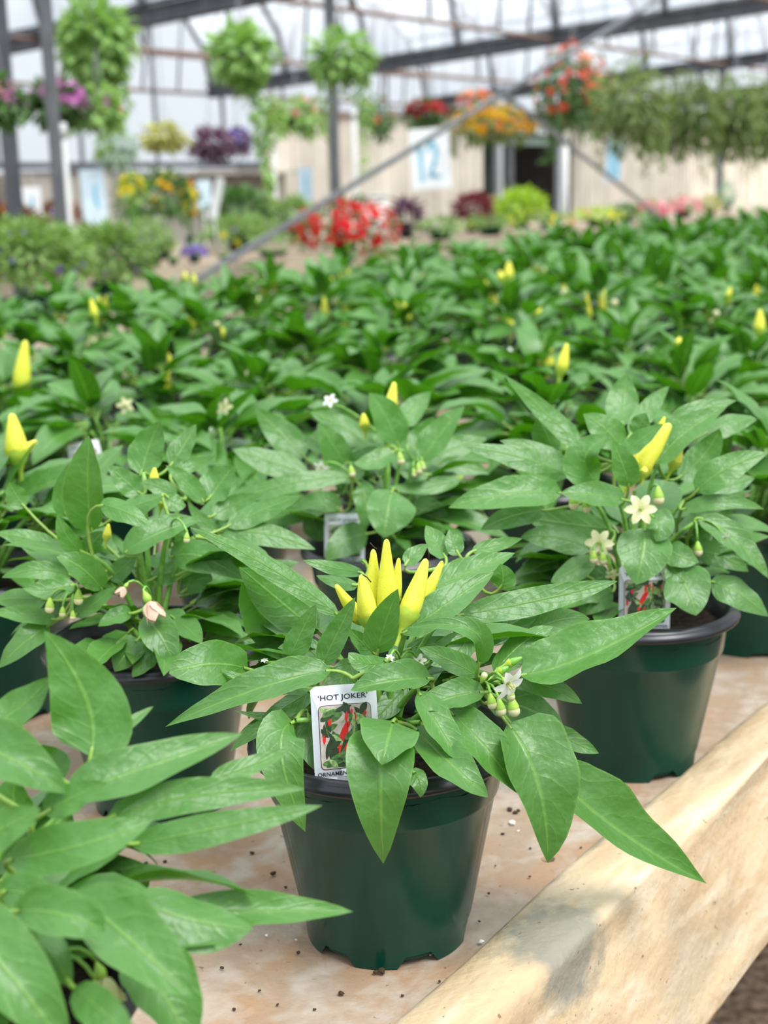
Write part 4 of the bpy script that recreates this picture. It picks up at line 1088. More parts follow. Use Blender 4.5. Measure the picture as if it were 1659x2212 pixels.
midp.pepper(S6, (1030, 270), (1064, 72), 86, (.0, -.005), 0)
midp.pepper(S6, (1000, 390), (935, 230), 66, (.01, .01), 0)
midp.pepper(S6, (880, 350), (872, 265), 62, (.0, .0), 0)
midp.flower(S6, (615, 595), 120, .04, (-.3, -.6, -.4), 'petal_white', 5)
midp.flower(S6, (668, 190), 110, -.05, (-.2, -.6, .5), 'petal_white', 5)
for p, w in (((1102, 550), 50), ((1215, 612), 46), ((800, 630), 46), ((1185, 636), 36), ((1240, 592), 36)): midp.bud(S6, p, w, .05, (.1, -.2, -.9))

FRONT = HERO - Vector((.188, .272, 0))
front = PxPlant(FRONT, 'pepper plant with a drooping pale bell flower, in front of the seven pepper plant',
    [(20, 2150, 0), (60, 1900, 0), (150, 1760, -.03), (60, 1760, -.02), (200, 1700, -.04), (160, 1930, .03), (260, 1940, .0), (20, 1960, .03), (250, 1790, -.02), (120, 2080, .04), (-60, 1900, 0)], 5)
L = front.leaf
for args in [((405, 690), (385, 440), (198, 130), (-.04, -.05, -.05), 172, 172, False, (.45, .9)), ((450, 650), (560, 560), (688, 468), (-.06, -.07, -.08), 32, 28),
             ((300, 860), (640, 745), (1088, 590), (-.02, -.03, -.05), 112, 85), ((480, 965), (900, 865), (1365, 838), (-.02, -.03, -.04), 80, 72),
             ((940, 800), (1110, 740), (1312, 655), (-.06, -.07, -.08), 48, 42), ((590, 1090), (960, 1015), (1445, 912), (-.01, -.01, -.02), 72, 75),
             ((30, 1160), (360, 1090), (678, 985), (.01, .02, .01), 112, 95), ((-260, 620), (20, 690), (300, 860), (-.01, .0, .0), 150, 110),
             ((-120, 600), (80, 480), (228, 335), (-.05, -.06, -.06), 82, 72), ((-120, 1100), (20, 1010), (185, 928), (.02, .02, .02), 88, 80),
             ((60, 1390), (270, 1400), (472, 1482), (.05, .06, .06), 120, 95, False, (.5, .6)), ((330, 1300), (610, 1540), (865, 1768), (.03, .05, .06), 172, 135),
             ((-260, 1380), (20, 1640), (320, 2050), (.05, .07, .08), 190, 160), ((560, 1320), (860, 1420), (1135, 1462), (.01, .01, .01), 95, 160),
             ((760, 1395), (1160, 1385), (1582, 1388), (-.01, -.02, -.03), 92, 62), ((560, 1560), (720, 1740), (860, 2020), (.02, .03, .04), 185, 120),
             ((300, 1270), (470, 1200), (680, 1200), (-.03, -.03, -.03), 72, 92), ((0, 1300), (150, 1320), (320, 1420), (.03, .035, .035), 90, 90),
             ((140, 1500), (230, 1580), (320, 1730), (.04, .05, .05), 85, 105), ((520, 1230), (600, 1250), (660, 1160), (-.05, -.05, -.05), 62, 72),
             ((200, 950), (320, 880), (480, 810), (.0, .0, .0), 72, 62), ((140, 1050), (60, 900), (90, 780), (-.02, -.03, -.03), 92, 82),
             ((280, 800), (220, 720), (170, 640), (-.05, -.06, -.06), 82, 82), ((420, 1180), (300, 1230), (120, 1270), (-.02, -.02, -.02), 92, 92),
             ((330, 1730), (470, 1850), (620, 1990), (.06, .10, .115), 90, 90), ((760, 1340), (700, 1325), (850, 1345), (-.02, -.02, -.02), 18, 18)]:
    L(K7, *args)
front.flower(K7, (455, 1680), 330, .03, (.28, -.15, -.95), 'bell', 5)
front.flower(K7, (430, 1760), 300, .04, (.05, -.25, -.95), 'bell', 5)
front.bud(K7, (570, 1305), 40, .0, (1, -.1, .05))

back = lambda az: math.sin(az) > -.1
hero.fill(1, back, -15, 28, 26); hero.fill(11, lambda az: math.sin(az) < .3, 5, 40, 9, (-.012, .005), (.035, .055), (.0, .045))
right.fill(2, lambda az: math.sin(az) > -.35, -15, 40, 34, (.0, .06)); right.fill(12, lambda az: math.cos(az) < .2 and math.sin(az) < .5, 0, 30, 9, (-.01, .02), (.05, .075), (.02, .055))
left.fill(3, lambda az: math.sin(az) > -.35, -15, 40, 36, (.0, .06)); left.fill(13, lambda az: math.sin(az) < .5, -5, 35, 14, (-.005, .03), (.05, .08), (.0, .05))
midp.fill(4, lambda az: math.sin(az) > -.5, -15, 40, 36, (.0, .06)); midp.fill(14, lambda az: math.sin(az) < .3 and math.cos(az) > -.1, -5, 20, 10, (-.005, .03), (.05, .08), (.0, .05))
front.fill(5, lambda az: math.sin(az) > -.3, -15, 35, 30, (.0, .05)); front.fill(15, lambda az: True, -5, 35, 10, (-.005, .02), (.05, .08), (.0, .04))
# ---- name tags
def name_tag(plant, C, tl, tr, bl, a, label, lettering=True, wilt=0.0):
    TL, TR, BL = (plant.pt(C, p, q) + plant.loc for p, q in zip((tl, tr, bl), a))
    ex = (TR - TL); w = ex.length; ex.normalize()
    ey = (TL - BL); h = ey.length; ey.normalize()
    ey = (ey - ex * ey.dot(ex)).normalized(); nz = ex.cross(ey).normalized()
    if nz.dot(CAM - TL) < 0: nz = -nz
    T = thing('plant_tag', BL + ex * (w / 2) - ey * 0.03, label, 'tag')
    o = TL - ey * h - T.location                         # bottom left corner, local
    hh = h + 0.02
    mb = MB(); z0 = -nz * 0.0004
    sh = 0.0022
    out = [(0, 0), (w, 0), (w, h - sh), (w - sh, h), (sh, h), (0, h - sh)]
    out = [(w * 0.5 + 0.003, -0.016), (w * 0.5 - 0.003, -0.016)][::-1] + out
    vs_ = [o + ex * x + ey * y + z0 * k for k in (0, 1) for x, y in out]; n = len(out)
    mb.add(vs_, [tuple(range(n)), tuple(range(2 * n - 1, n - 1, -1))] + [(k, n + k, n + (k + 1) % n, (k + 1) % n) for k in range(n)])
    card = link('card', mb.mesh('card', ['card_white'], False), T)
    def rr(x0, y0, x1, y1, r, lift, mi, mb):
        pts = []
        for cx_, cy_, a0 in ((x1 - r, y1 - r, 0), (x0 + r, y1 - r, 90), (x0 + r, y0 + r, 180), (x1 - r, y0 + r, 270)):
            for k in range(5):
                th = math.radians(a0 + k * 22.5); pts.append((cx_ + r * math.cos(th), cy_ + r * math.sin(th)))
        mb.add([o + ex * x + ey * y + nz * lift for x, y in pts], [tuple(range(len(pts)))], None, mi)
    u = w / 141.0                                        # one pixel of the nearest tag
    x0, x1, y0, y1 = 14 * u, w - 14 * u, 15 * u, h - 38 * u
    mb = MB(); rr(x0, y0, x1, y1, 9 * u, 0.0002, 1, mb); rr(x0 + 1.2 * u, y0 + 1.2 * u, x1 - 1.2 * u, y1 - 1.2 * u, 8 * u, 0.00035, 0, mb)
    rt = random.Random(5); pw, ph = x1 - x0, y1 - y0
    def blob(cx_, cy_, ln, wd, th, mi, lift):
        d = (math.cos(th), math.sin(th)); pts = []
        for k in range(9):
            t = k / 8; q = math.sin(math.pi * t) ** 0.8 * wd / 2
            pts.append((t, q))
        for k in range(7, 0, -1):
            t = k / 8; pts.append((t, -math.sin(math.pi * t) ** 0.8 * wd / 2))
        P_ = []
        for t, q in pts:
            x = cx_ + (t - 0.5) * ln * d[0] - q * d[1]; y = cy_ + (t - 0.5) * ln * d[1] + q * d[0]
            x = min(max(x, 0.03), 0.97); y = min(max(y, 0.03), 1.32)
            P_.append(o + ex * (x0 + x * pw) + ey * (y0 + min(y, 1.31) * pw) + nz * lift)
        mb.add(P_, [tuple(range(len(P_)))], None, mi)
    top = ph / pw
    blob(0.32, 0.28, 0.75, 0.34, 1.75, 4, 0.00042)
    for k in range(80):
        y = rt.uniform(0.06, top - 0.05); x = rt.uniform(0.08, 0.92)
        if y > top * 0.62 and rt.random() < 0.35: continue
        y = min(y, 1.22)
        blob(x, y, rt.uniform(0.18, 0.42), rt.uniform(0.06, 0.13), rt.uniform(-0.7, 2.6), rt.choice((2, 2, 3, 4)), 0.00045 + k * 0.000003)
    for (x, y, ln, wd, th) in ((0.44, top * 0.48, 0.60, 0.15, 1.25), (0.50, top * 0.27, 0.34, 0.08, 1.75), (0.52, top * 0.80, 0.20, 0.06, 1.45), (0.20, top * 0.73, 0.13, 0.07, 1.4),
                               (0.55, top * 0.68, 0.14, 0.06, 1.3), (0.68, top * 0.80, 0.16, 0.05, 1.7), (0.88, top * 0.84, 0.10, 0.05, 1.5), (0.62, top * 0.88, 0.1, 0.05, 1.4), (0.08, top * 0.47, 0.16, 0.06, 1.6)):
        blob(x, y, ln, wd, th, 5, 0.00062)
    link('picture', mb.mesh('picture', ['print_beige', 'ink_black', 'print_leaf', 'print_leaf_pale', 'print_dark', 'print_red'], False), card)
    for txt, bx in (('\u2018HOT JOKER\u2019', (15 * u, w - 20 * u, h - 31.5 * u, h - 18 * u)), ('ORNAMENTAL PEPPER', (6 * u, w - 6 * u, 3.2 * u, 10.5 * u))):
        me, *bb = text_mesh(txt, 'ink_black', 0.008)
        place_text(me, bb, o + nz * 0.0004, ex, ey, *bx); link('lettering', me, card)
    return T
name_tag(hero, K5, (815, 980), (1178, 952), (930, 1470), (.045, .027, .057), 'upright white name tag with red pepper picture in the seven pepper pot')
name_tag(right, S7, (897, 1050), (1162, 1052), (885, 1370), (.054, .054, .062), 'white name tag behind a drooping leaf in the pot by the rail')
name_tag(midp, S6, (632, 885), (880, 885), (650, 1180), (.024, .024, .036), 'white name tag in shade, half covered by a dark leaf')
class Spot:                                          # a tag in a pot of the rows behind
    loc = Vector((-.30, 1.68, BZ))
    def pt(s, C, p, a): return at_y(p[0], p[1], s.loc.y - a) - s.loc
name_tag(Spot(), K0, (143, 962), (212, 948), (164, 1045), (.085, .075, .095), 'white name tag sticking up behind the tall upright dark leaf')

# ---- the other plants of the bench: a few grown patterns, each plant its own object tree
def grow(seed):
    r = random.Random(seed); leaves = []; nodes = []
    def add(pos, az, el, ln, droopy):
        d = Vector((math.cos(az) * math.cos(el), math.sin(az) * math.cos(el), math.sin(el)))
        up = Vector((-math.cos(az) * math.sin(el), -math.sin(az) * math.sin(el), math.cos(el)))
        up = (up + Vector((r.gauss(0, .28), r.gauss(0, .28), r.gauss(0, .12)))).normalized()
        k = r.choice((1, 4, 5, 8)) if droopy else r.randrange(len(LIB))
        M_ = Matrix.Translation(pos) @ basis(d, up) @ Matrix.Diagonal((ln, ln, ln, 1))
        for q in range(8):                           # lift a leaf that would cut through its own pot
            if not hits_rim(LIB[k], M_): break
            M_ = Matrix.Translation((0, 0, .006)) @ M_
        leaves.append((k, M_))
    top = Vector((r.uniform(-.012, .012), r.uniform(-.012, .012), .137 + r.uniform(.060, .075)))
    nodes.append(top)
    a0 = r.uniform(0, 6.28)
    for k in range(11): add(top + Vector((r.uniform(-.012, .012), r.uniform(-.012, .012), r.uniform(-.02, .008))), a0 + k * 2.4, math.radians(r.uniform(18, 66)), r.uniform(.065, .100), False)
    m = 6
    for q in range(m):
        az = a0 + q * 2 * math.pi / m + r.uniform(-.2, .2); rad = r.uniform(.038, .058)
        nd = Vector((rad * math.cos(az), rad * math.sin(az), .137 + r.uniform(.022, .055))); nodes.append(nd)
        for k in range(7):
            add(nd + Vector((r.uniform(-.008, .008), r.uniform(-.008, .008), r.uniform(-.014, .012))), az + r.uniform(-1.5, 1.5), math.radians(r.uniform(-14, 46)), r.uniform(.075, .118), r.random() < .4)
    for k in range(9):
        az = a0 + k * 0.7 + r.uniform(-.2, .2)
        add(Vector((.04 * math.cos(az), .04 * math.sin(az), .137 + r.uniform(.0, .02))), az, math.radians(r.uniform(-5, 18)), r.uniform(.075, .105), True)
    st = MB()
    for k, p in enumerate(nodes):
        a = Vector((.005 * math.cos(k * 2.4), .005 * math.sin(k * 2.4), .119)); c = Vector((p.x * .35, p.y * .35, p.z * .7 + a.z * .3))
        st.tube([bez(a, c, p, t / 4) for t in range(5)], [.0032, .0030, .0027, .0023, .002], 6)
    stem = st.mesh('stem', ['stem_green'])
    fm = MB()
    for k, M_ in leaves:
        lo = LIBLOW[k]; fm.add([M_ @ Vector(v) for v in lo.v], lo.f, list(lo.uv))
    fol = fm.mesh('foliage', ['pepper_leaf'], True, True)
    return leaves, stem, fol, nodes
PAT = [grow(40 + k) for k in range(7)]
rp = random.Random(11)
DU = US * 0.328; DS = UN * 0.262 + US * 0.06
spots = []
for j in range(8):
    if j == 0: base = RIGHT + UN * .020; ks = range(1, 40)
    elif j == 1: base = MID; ks = range(1, 40)
    else: base = LEFT + DS * (j - 1); ks = range(-2, 40)
    for k in ks:
        p = base + DU * k + Vector((rp.uniform(-.018, .018), rp.uniform(-.018, .018), 0))
        if p.dot(US) > 12.6: continue
        x, y, z = to_px(p + Vector((0, 0, .18)))
        if z < 0.6 or x < -520 * (1 + .2 / z) or x > 1659 + 480 / z: continue
        spots.append((z, j, k, p))
spots.sort(key=lambda q: q[0])
plants = []
NEAR = 2.45
ORD = 'zeroth first second third fourth fifth sixth seventh eighth ninth tenth eleventh twelfth'.split() + ['far'] * 40
for i, (z, j, k, p) in enumerate(spots):
    leaves, stem, fol, nodes = PAT[(i * 3 + j) % len(PAT)]
    near = z < NEAR
    idx = k + (3 if j == 0 else 2 if j == 1 else 3)
    lab = 'leafy pepper plant, %s along in the %s row from the bench rail' % (ORD[idx], ORD[j + 1]) if near else 'small green pepper plant in the crowded far rows of the bench'
    T = plant_base('potted_pepper_plant', p, lab, 'pepper plants in the middle rows' if near else 'pepper plants in the far rows', rp.uniform(0, 6.28))
    sc = rp.uniform(.96, 1.06) + (0 if near else min(.24, .05 * z))
    link('stem', stem, T)
    if near:
        for kk, M_ in leaves:
            o = link('leaf', LIB[kk], T); o.matrix_local = M_
    else:
        o = link('foliage', fol, T); o['kind'] = 'stuff'; o.scale = (1.02, 1.02, sc)
    plants.append((T, p, nodes, near))
    n_p = rp.choice((0, 0, 0, 1)) if near else rp.choice((1, 2, 3, 4))
    for q in range(n_p):
        b = nodes[0] + Vector((rp.uniform(-.02, .02), rp.uniform(-.02, .02), rp.uniform(.0, .012)))
        d = Vector((rp.uniform(-.35, .35), rp.uniform(-.35, .35), 1)).normalized()
        put_pepper(T, b, b + d * (rp.uniform(.014, .022) if near else rp.uniform(.028, .05)), rp.uniform(.007, .009) if near else rp.uniform(.009, .014), q)
    for q in range(rp.choice((1, 2, 3)) if near else rp.choice((1, 2, 3, 4))):
        nd = rp.choice(nodes); az = rp.uniform(0, 6.28)
        c = nd + Vector((.02 * math.cos(az), .02 * math.sin(az), rp.uniform(.0, .04)))
        if near: put_flower(T, c, (math.cos(az), math.sin(az), rp.uniform(-.4, .6)), rp.uniform(.02, .027), rp.choice(('petal_white', 'petal_cream')), 5)
        else: put_bud(T, c + Vector((0, 0, .02)), (math.cos(az), math.sin(az), .6), rp.uniform(.005, .008))
# peppers that stand out in the photograph, on the plant that carries each
for bx, by, tx, ty, w in [(38, 985, 25, 893, 48), (35, 985, 80, 952, 30), (45, 838, 55, 735, 38), (1180, 795, 1185, 728, 32), (1165, 795, 1166, 760, 26), (1212, 800, 1225, 742, 26),
                          (205, 682, 196, 645, 17), (215, 684, 214, 640, 17), (224, 682, 230, 638, 17), (330, 692, 320, 660, 16), (338, 692, 342, 648, 18), (745, 722, 744, 684, 22),
                          (752, 680, 742, 655, 14), (757, 680, 770, 652, 14), (486, 728, 478, 706, 16), (545, 712, 540, 690, 15), (1050, 626, 1050, 590, 20), (1098, 600, 1100, 565, 22), (1085, 604, 1078, 585, 18),
                          (1155, 655, 1148, 625, 18), (1160, 680, 1162, 655, 20), (1425, 640, 1420, 602, 16), (1455, 650, 1462, 622, 18), (1570, 655, 1578, 620, 16), (1640, 715, 1642, 668, 24),
                          (355, 845, 362, 800, 28), (1465, 745, 1468, 728, 18), (420, 610, 418, 592, 12), (402, 605, 398, 585, 11)]:
    d = ray(bx, by); best = None
    for T, p, nodes, near in plants:                 # the plant whose top comes nearest to this line of sight
        q = p + Vector((0, 0, nodes[0].z + .01)); t_ = (q - CAM).dot(d) / d.length_squared; B_ = CAM + d * t_
        if best is None or (B_ - q).length < best[0]: best = ((B_ - q).length, T, p, nodes, B_)
    _, T, p, nodes, B = best
    z = (B - CAM).dot(FW); Tp = at_y(tx, ty, B.y)
    R_ = Matrix.Rotation(-T.rotation_euler.z, 4, 'Z'); b = R_ @ (B - p)
    put_pepper(T, b, R_ @ (Tp - p), w * z / FPX, 0)
    nd = min(nodes, key=lambda q: (q - b).length); mb = MB()
    mb.tube([bez(nd, Vector((b.x, b.y, nd.z)), b, k / 5) for k in range(6)], .0012, 5); link('fruit_stalk', mb.mesh('fruit_stalk', ['stem_green']), T)

# ================================================================== flowers and baskets behind
def scatter(mb, c, rad, n, ln, r, droop=0.0, wid=1.0, low=-0.6, fill=0.75, zmin=-9):
    """leaves standing out of an ellipsoid"""
    for q in range(n):
        while True:
            d = Vector((r.gauss(0, 1), r.gauss(0, 1), r.gauss(0, 1))).normalized()
            if d.z > low: break
        f = r.uniform(fill, 1.0)
        p = Vector((c[0] + d.x * rad[0] * f, c[1] + d.y * rad[1] * f, c[2] + d.z * rad[2] * f))
        if p.z < zmin or (-1 < zmin < 0 and p.z < .06 and p.dot(UN) > -.29): continue   # hangs only outside the bench rail
        o = (d + Vector((r.gauss(0, .4), r.gauss(0, .4), r.gauss(0, .4) - droop))).normalized()
        l = ln * r.uniform(.7, 1.3)
        M_ = Matrix.Translation(p) @ basis(o, Vector((r.gauss(0, .4), r.gauss(0, .4), 1))) @ Matrix.Diagonal((l, l * wid, l, 1))
        lo = LIBLOW[r.randrange(len(LIBLOW))]
        mb.add([M_ @ Vector(v) for v in lo.v], lo.f, list(lo.uv))
def strand(mb, a, b, n, ln, r, spread, wid=1.3):
    n = int(n * 1.8)
    for q in range(n):
        t = (q + r.random()) / n; p = a.lerp(b, t) + Vector((r.gauss(0, spread), r.gauss(0, spread), 0)) * (1 - .6 * t)
        az = r.uniform(0, 6.28); l = ln * r.uniform(.7, 1.2)
        M_ = Matrix.Translation(p) @ basis(Vector((math.cos(az), math.sin(az), -.5)), Vector((0, 0, 1))) @ Matrix.Diagonal((l, l * wid, l, 1))
        lo = LIBLOW[r.randrange(len(LIBLOW))]; mb.add([M_ @ Vector(v) for v in lo.v], lo.f, list(lo.uv))
BLM = {}
def bloom(m):
    if m not in BLM:
        mb = MB()
        for ring, (rr, zz, k0) in enumerate(((1.0, 0.25, 0), (0.62, 0.5, .6))):
            for k in range(5):
                th = k0 + k * 1.2566; c, s_ = math.cos(th), math.sin(th); t = Vector((-s_, c, 0)); d = Vector((c, s_, 0))
                z = Vector((0, 0, 1))
                mb.add([z * .05 * ring, d * rr * .55 + t * rr * .42 + z * zz * .8, d * rr + z * zz * .7, d * rr * .55 - t * rr * .42 + z * zz * .8], [(0, 3, 2, 1)])
        mb.lathe([(.2, 0), (.22, .3), (.02, .42)], 6)
        BLM[m] = mb.mesh('blossom', [m])
    return BLM[m]
def blossoms(T, c, rad, n, size, mats, r, low=-.2, high=1.0, out=1.05, zmin=-9):
    for q in range(n):
        while True:
            d = Vector((r.gauss(0, 1), r.gauss(0, 1), r.gauss(0, 1))).normalized()
            if low < d.z <= high and d.dot(Vector((T.location.x, T.location.y, 0)).normalized()) < .45: break
        out = 1.05 - .45 * r.random() ** 2.2
        p = Vector((c[0] + d.x * rad[0] * out, c[1] + d.y * rad[1] * out, c[2] + d.z * rad[2] * out))
        if p.z < zmin or (-1 < zmin < 0 and p.z < .06 and p.dot(UN) > -.29): continue   # hangs only outside the bench rail
        oriented(link('blossom', bloom(r.choice(mats)), T), p, d, size * r.uniform(.75, 1.25), r.uniform(0, 6))
def basket(px, py, n, wpx, hpx, leafm, label, group=None, ln=.07, nl=260, droop=.3, bl=None, pot='basket_plastic', wid=1.2, strands=(), low=-.95, seed=0):
    c = at_n(px, py, n); d = (c - CAM).dot(FW); k = d / FPX
    rx, rz = wpx * k / 2, hpx * k / 2
    r = random.Random(seed + int(px) * 7 + int(py))
    pr = min(rx * .45, .12); ph = min(pr * 1.0, rz * .7)
    T = thing('hanging_basket', c - Vector((0, 0, ph)), label, 'hanging plant', group)
    o = Vector((0, 0, ph))
    mb = MB(); mb.lathe([(.01, -ph * .0), (pr * .55, 0), (pr * .85, ph * .45), (pr, ph), (pr * 1.07, ph), (pr * 1.07, ph * .93), (pr * .95, ph * .9)], 20)
    link('basket_bowl', mb.mesh('basket_bowl', [pot]), T)
    mb = MB(); hk = Vector((0, 0, ph + rz + .22))
    for q in range(3):
        th = q * 2.094; mb.tube([(pr * math.cos(th), pr * math.sin(th), ph), hk], .0025, 4)
    mb.tube([hk, Vector((0, 0, max(roofz(c.dot(US), c.dot(UN)) - T.location.z, hk.z + .05)))], .003, 4)
    link('hanger', mb.mesh('hanger', ['wire']), T)
    mb = MB(); scatter(mb, o, (rx, rx, rz), int(nl * 1.9), ln * 1.25, r, droop, wid, low, .35)
    for (x0, y0, x1, y1, ns_, sp) in strands:
        y = c.y
        strand(mb, at_y(x0, y0, y) - T.location, at_y(x1, y1, y) - T.location, ns_, ln, r, sp, wid)
    f = link('foliage', mb.mesh('foliage', [leafm], True, True), T); f['kind'] = 'stuff'
    if bl:
        nb, size, mats = bl[:3]; lo_, hi_ = (bl[3], bl[4]) if len(bl) > 3 else (-.2, 1.0)
        blossoms(T, o, (rx, rx, rz), nb, size, mats, r, lo_, hi_)
    return T
basket(205, 85, 6.5, 150, 165, 'vine_leaf', 'large trailing ivy basket hanging above the pink petunias', None, .085, 330, .4, strands=((240, 140, 250, 285, 45, .035), (190, 150, 205, 210, 20, .03), (262, 120, 272, 235, 26, .02), (215, 150, 225, 330, 30, .02)))
basket(520, 120, 6.5, 128, 115, 'vine_leaf', 'ivy basket with one long strand hanging below it', None, .085, 260, .4, strands=((545, 150, 575, 330, 75, .04), (570, 250, 582, 440, 45, .018), (520, 160, 545, 230, 22, .03), (590, 200, 598, 300, 22, .02)))
basket(737, 125, 6.5, 132, 105, 'vine_leaf', 'round ivy basket hanging in front of the dark steel post', None, .08, 260, .4, strands=((700, 160, 694, 300, 30, .02), (775, 160, 790, 270, 34, .03), (785, 200, 790, 380, 30, .012), (745, 160, 745, 210, 16, .05)))
basket(128, 225, 5.6, 120, 90, 'dark_leaf', 'basket of magenta pink petunias above the white pipe', None, .06, 220, .2, (44, .045, ['bloom_pink'], .0, 1.0), 'terracotta')
basket(215, 238, 5.9, 90, 80, 'vine_leaf', 'loose basket with a few rose petunias under the ivy', None, .06, 150, .3, (8, .034, ['bloom_rose', 'bloom_pink']), 'terracotta', strands=((170, 250, 160, 290, 14, .02),))
basket(0, 225, 5.1, 75, 80, 'dark_leaf', 'basket of pale pink petunias beside the magenta one', None, .06, 150, .2, (30, .042, ['bloom_pink', 'bloom_blush'], .1, 1.0))
basket(640, 252, 7.6, 120, 70, 'vine_leaf', 'basket of pink red geraniums between two ivy baskets', None, .07, 170, .2, (13, .045, ['bloom_rose', 'bloom_coral', 'bloom_rose'], -.1, 1.0))
basket(815, 258, 9.6, 70, 90, 'dark_leaf', 'dark leaved basket with a few red blooms next to crimson geraniums', None, .07, 140, .3, (6, .045, ['bloom_coral']))
basket(920, 250, 7.8, 92, 62, 'dark_leaf', 'basket of deep crimson geraniums over the number 12 sign', None, .065, 150, .2, (34, .055, ['bloom_crimson'], .05, 1.0))
basket(1030, 226, 8.6, 85, 55, 'meadow_leaf', 'basket of peach and coral blooms behind the yellow flowers', None, .06, 130, .2, (26, .055, ['bloom_peach', 'bloom_coral', 'bloom_blush'], .0, 1.0))
basket(1062, 272, 6.7, 180, 82, 'fern_leaf', 'wide arching basket covered with golden yellow flowers', None, .065, 260, .5, (110, .041, ['bloom_yellow', 'bloom_yellow', 'bloom_yellow', 'bloom_orange'], -.35, 1.0), 'basket_white', strands=((985, 270, 980, 335, 30, .02), (1145, 255, 1150, 285, 16, .02)))
basket(1237, 200, 6.7, 160, 205, 'dark_leaf', 'tall basket of coral red begonias behind the slanting brace', None, .08, 330, .8, (90, .043, ['bloom_coral', 'bloom_coral', 'bloom_peach'], -.5, 1.0), strands=((1190, 240, 1195, 345, 40, .03), (1215, 260, 1175, 350, 26, .03), (1280, 230, 1290, 300, 22, .03)))
for k_, (x, y, w_, h_, lab) in enumerate([(1362, 232, 165, 195, 'olive green fern basket hanging beside the coral begonias'), (1488, 245, 135, 185, 'second olive fern basket along from the coral begonias'),
                                (1588, 252, 108, 180, 'third olive fern basket along from the coral begonias'), (1660, 258, 88, 170, 'olive fern basket at the far end of the fern row')]):
    basket(x, y, 4.6, w_, h_, 'fern_leaf', lab, 'fern baskets in a row', .075, 620, .8, None, wid=.6, strands=tuple((x + dx, y + 20, x + dx * 1.05, y + h_ * .5 + yy, 26, .02) for dx, yy in ((-w_ * .35, 30), (-w_ * .1, 10), (w_ * .2, 50), (w_ * .4, 20))))
basket(1410, 300, 5.2, 60, 60, 'meadow_leaf', 'small pale green basket hanging low under the fern baskets', None, .05, 90, .8, None, strands=((1400, 300, 1412, 350, 18, .02), (1428, 300, 1432, 375, 18, .015)))
basket(355, 298, 8.8, 92, 48, 'variegated_leaf', 'low basket of yellow variegated foliage', None, .07, 170, .2)
basket(455, 312, 8.8, 92, 66, 'plum_leaf', 'basket of dark plum coleus foliage', None, .07, 190, .3)
basket(512, 308, 9.4, 55, 60, 'plum_leaf', 'basket of violet flowers beside the plum foliage', None, .06, 90, .3, (22, .045, ['bloom_violet']))
basket(250, 322, 7.6, 88, 80, 'silver_leaf', 'soft grey green basket under the ivy', None, .06, 200, .6, wid=.7)

def clump(px, py, n, wpx, hpx, leafm, name, label, cat, group=None, ln=.07, nl=240, bl=None, base=BZ, droop=.1, wid=1.0, potr=None, low=-.5, seed=0, zm=.085):
    """potted bush whose pixel box centre is px, py; stands on the bench in plane n"""
    c = at_n(px, py, n); k = (c - CAM).dot(FW) / FPX
    rx, rz = wpx * k / 2, hpx * k / 2
    r = random.Random(seed + int(px) * 3 + int(py))
    pr = potr or min(rx * .5, .11)
    T = thing(name, Vector((c.x, c.y, base)), label, cat, group)
    cz = c.z - base
    ph = max(min(.13, cz), .04)
    mb = MB(); mb.lathe([(.005, 0), (pr * .75, 0), (pr, ph), (pr * 1.1, ph), (pr * 1.1, ph * .9), (pr * .9, ph * .85)], 20); link('pot', mb.mesh('pot', ['pot_green']), T)
    mb = MB()
    for q in range(6):
        th = q * 1.047; mb.tube([(0, 0, ph * .8), (rx * .3 * math.cos(th), rx * .3 * math.sin(th), max(cz * .7, ph)), (rx * .6 * math.cos(th), rx * .6 * math.sin(th), cz + rz * .3)], .005, 5)
    link('stem', mb.mesh('stem', ['stem_green']), T)
    mb = MB(); scatter(mb, (0, 0, cz), (rx, rx, rz), int(nl * 1.6), ln * 1.2, r, droop, wid, low, .45, zm)
    f = link('foliage', mb.mesh('foliage', [leafm], True, True), T); f['kind'] = 'stuff'
    if bl:
        nb, size, mats = bl[:3]; lo_, hi_ = (bl[3], bl[4]) if len(bl) > 3 else (-.2, 1.0)
        blossoms(T, (0, 0, cz), (rx, rx, rz), nb, size, mats, r, lo_, hi_, zmin=zm - .02)
    return T
clump(745, 500, 6.31, 232, 140, 'dark_leaf', 'flowering_plant', 'large mound of bright red flowers on the bench behind the peppers', 'flowers', None, .07, 300, (290, .032, ['bloom_red'], -.9, 1.0), zm=-.2, low=-.95)
clump(878, 480, 7.2, 70, 95, 'plum_leaf', 'foliage_plant', 'dark purple leaved plant beside the red flower mound', 'plant', None, .08, 170)
clump(1022, 452, 7.3, 78, 55, 'burgundy_leaf', 'foliage_plant', 'burgundy leaved plant left of the dark doorway', 'plant', None, .09, 180)
clump(1122, 450, 7.3, 105, 62, 'lime_leaf', 'foliage_plant', 'bright lime green plant in front of the dark doorway', 'plant', None, .10, 200)
for k_, (x, y, w_, h_, m_, b_, lab) in enumerate([
    (950, 492, 110, 32, 'meadow_leaf', None, 'low green tray plant between red mound and burgundy plant'),
    (1060, 488, 120, 30, 'meadow_leaf', (6, .03, ['bloom_lemon']), 'low green plant under the burgundy leaves'),
    (1190, 482, 110, 34, 'meadow_leaf', (10, .04, ['bloom_peach', 'bloom_lemon']), 'low plant with peach flowers beside the lime one'),
    (1290, 470, 120, 34, 'lime_leaf', (12, .035, ['bloom_lemon', 'bloom_yellow']), 'low yellow green plant beside the pink flowers'),
    (1350, 462, 70, 34, 'dark_leaf', (5, .035, ['bloom_lemon']), 'small dark leaved plant next to the pink flowers')]):
    clump(x, y, 6.6, w_, h_, m_, 'bedding_plant', lab, 'plant', 'bedding plants on the rear bench', .06, 130, b_)
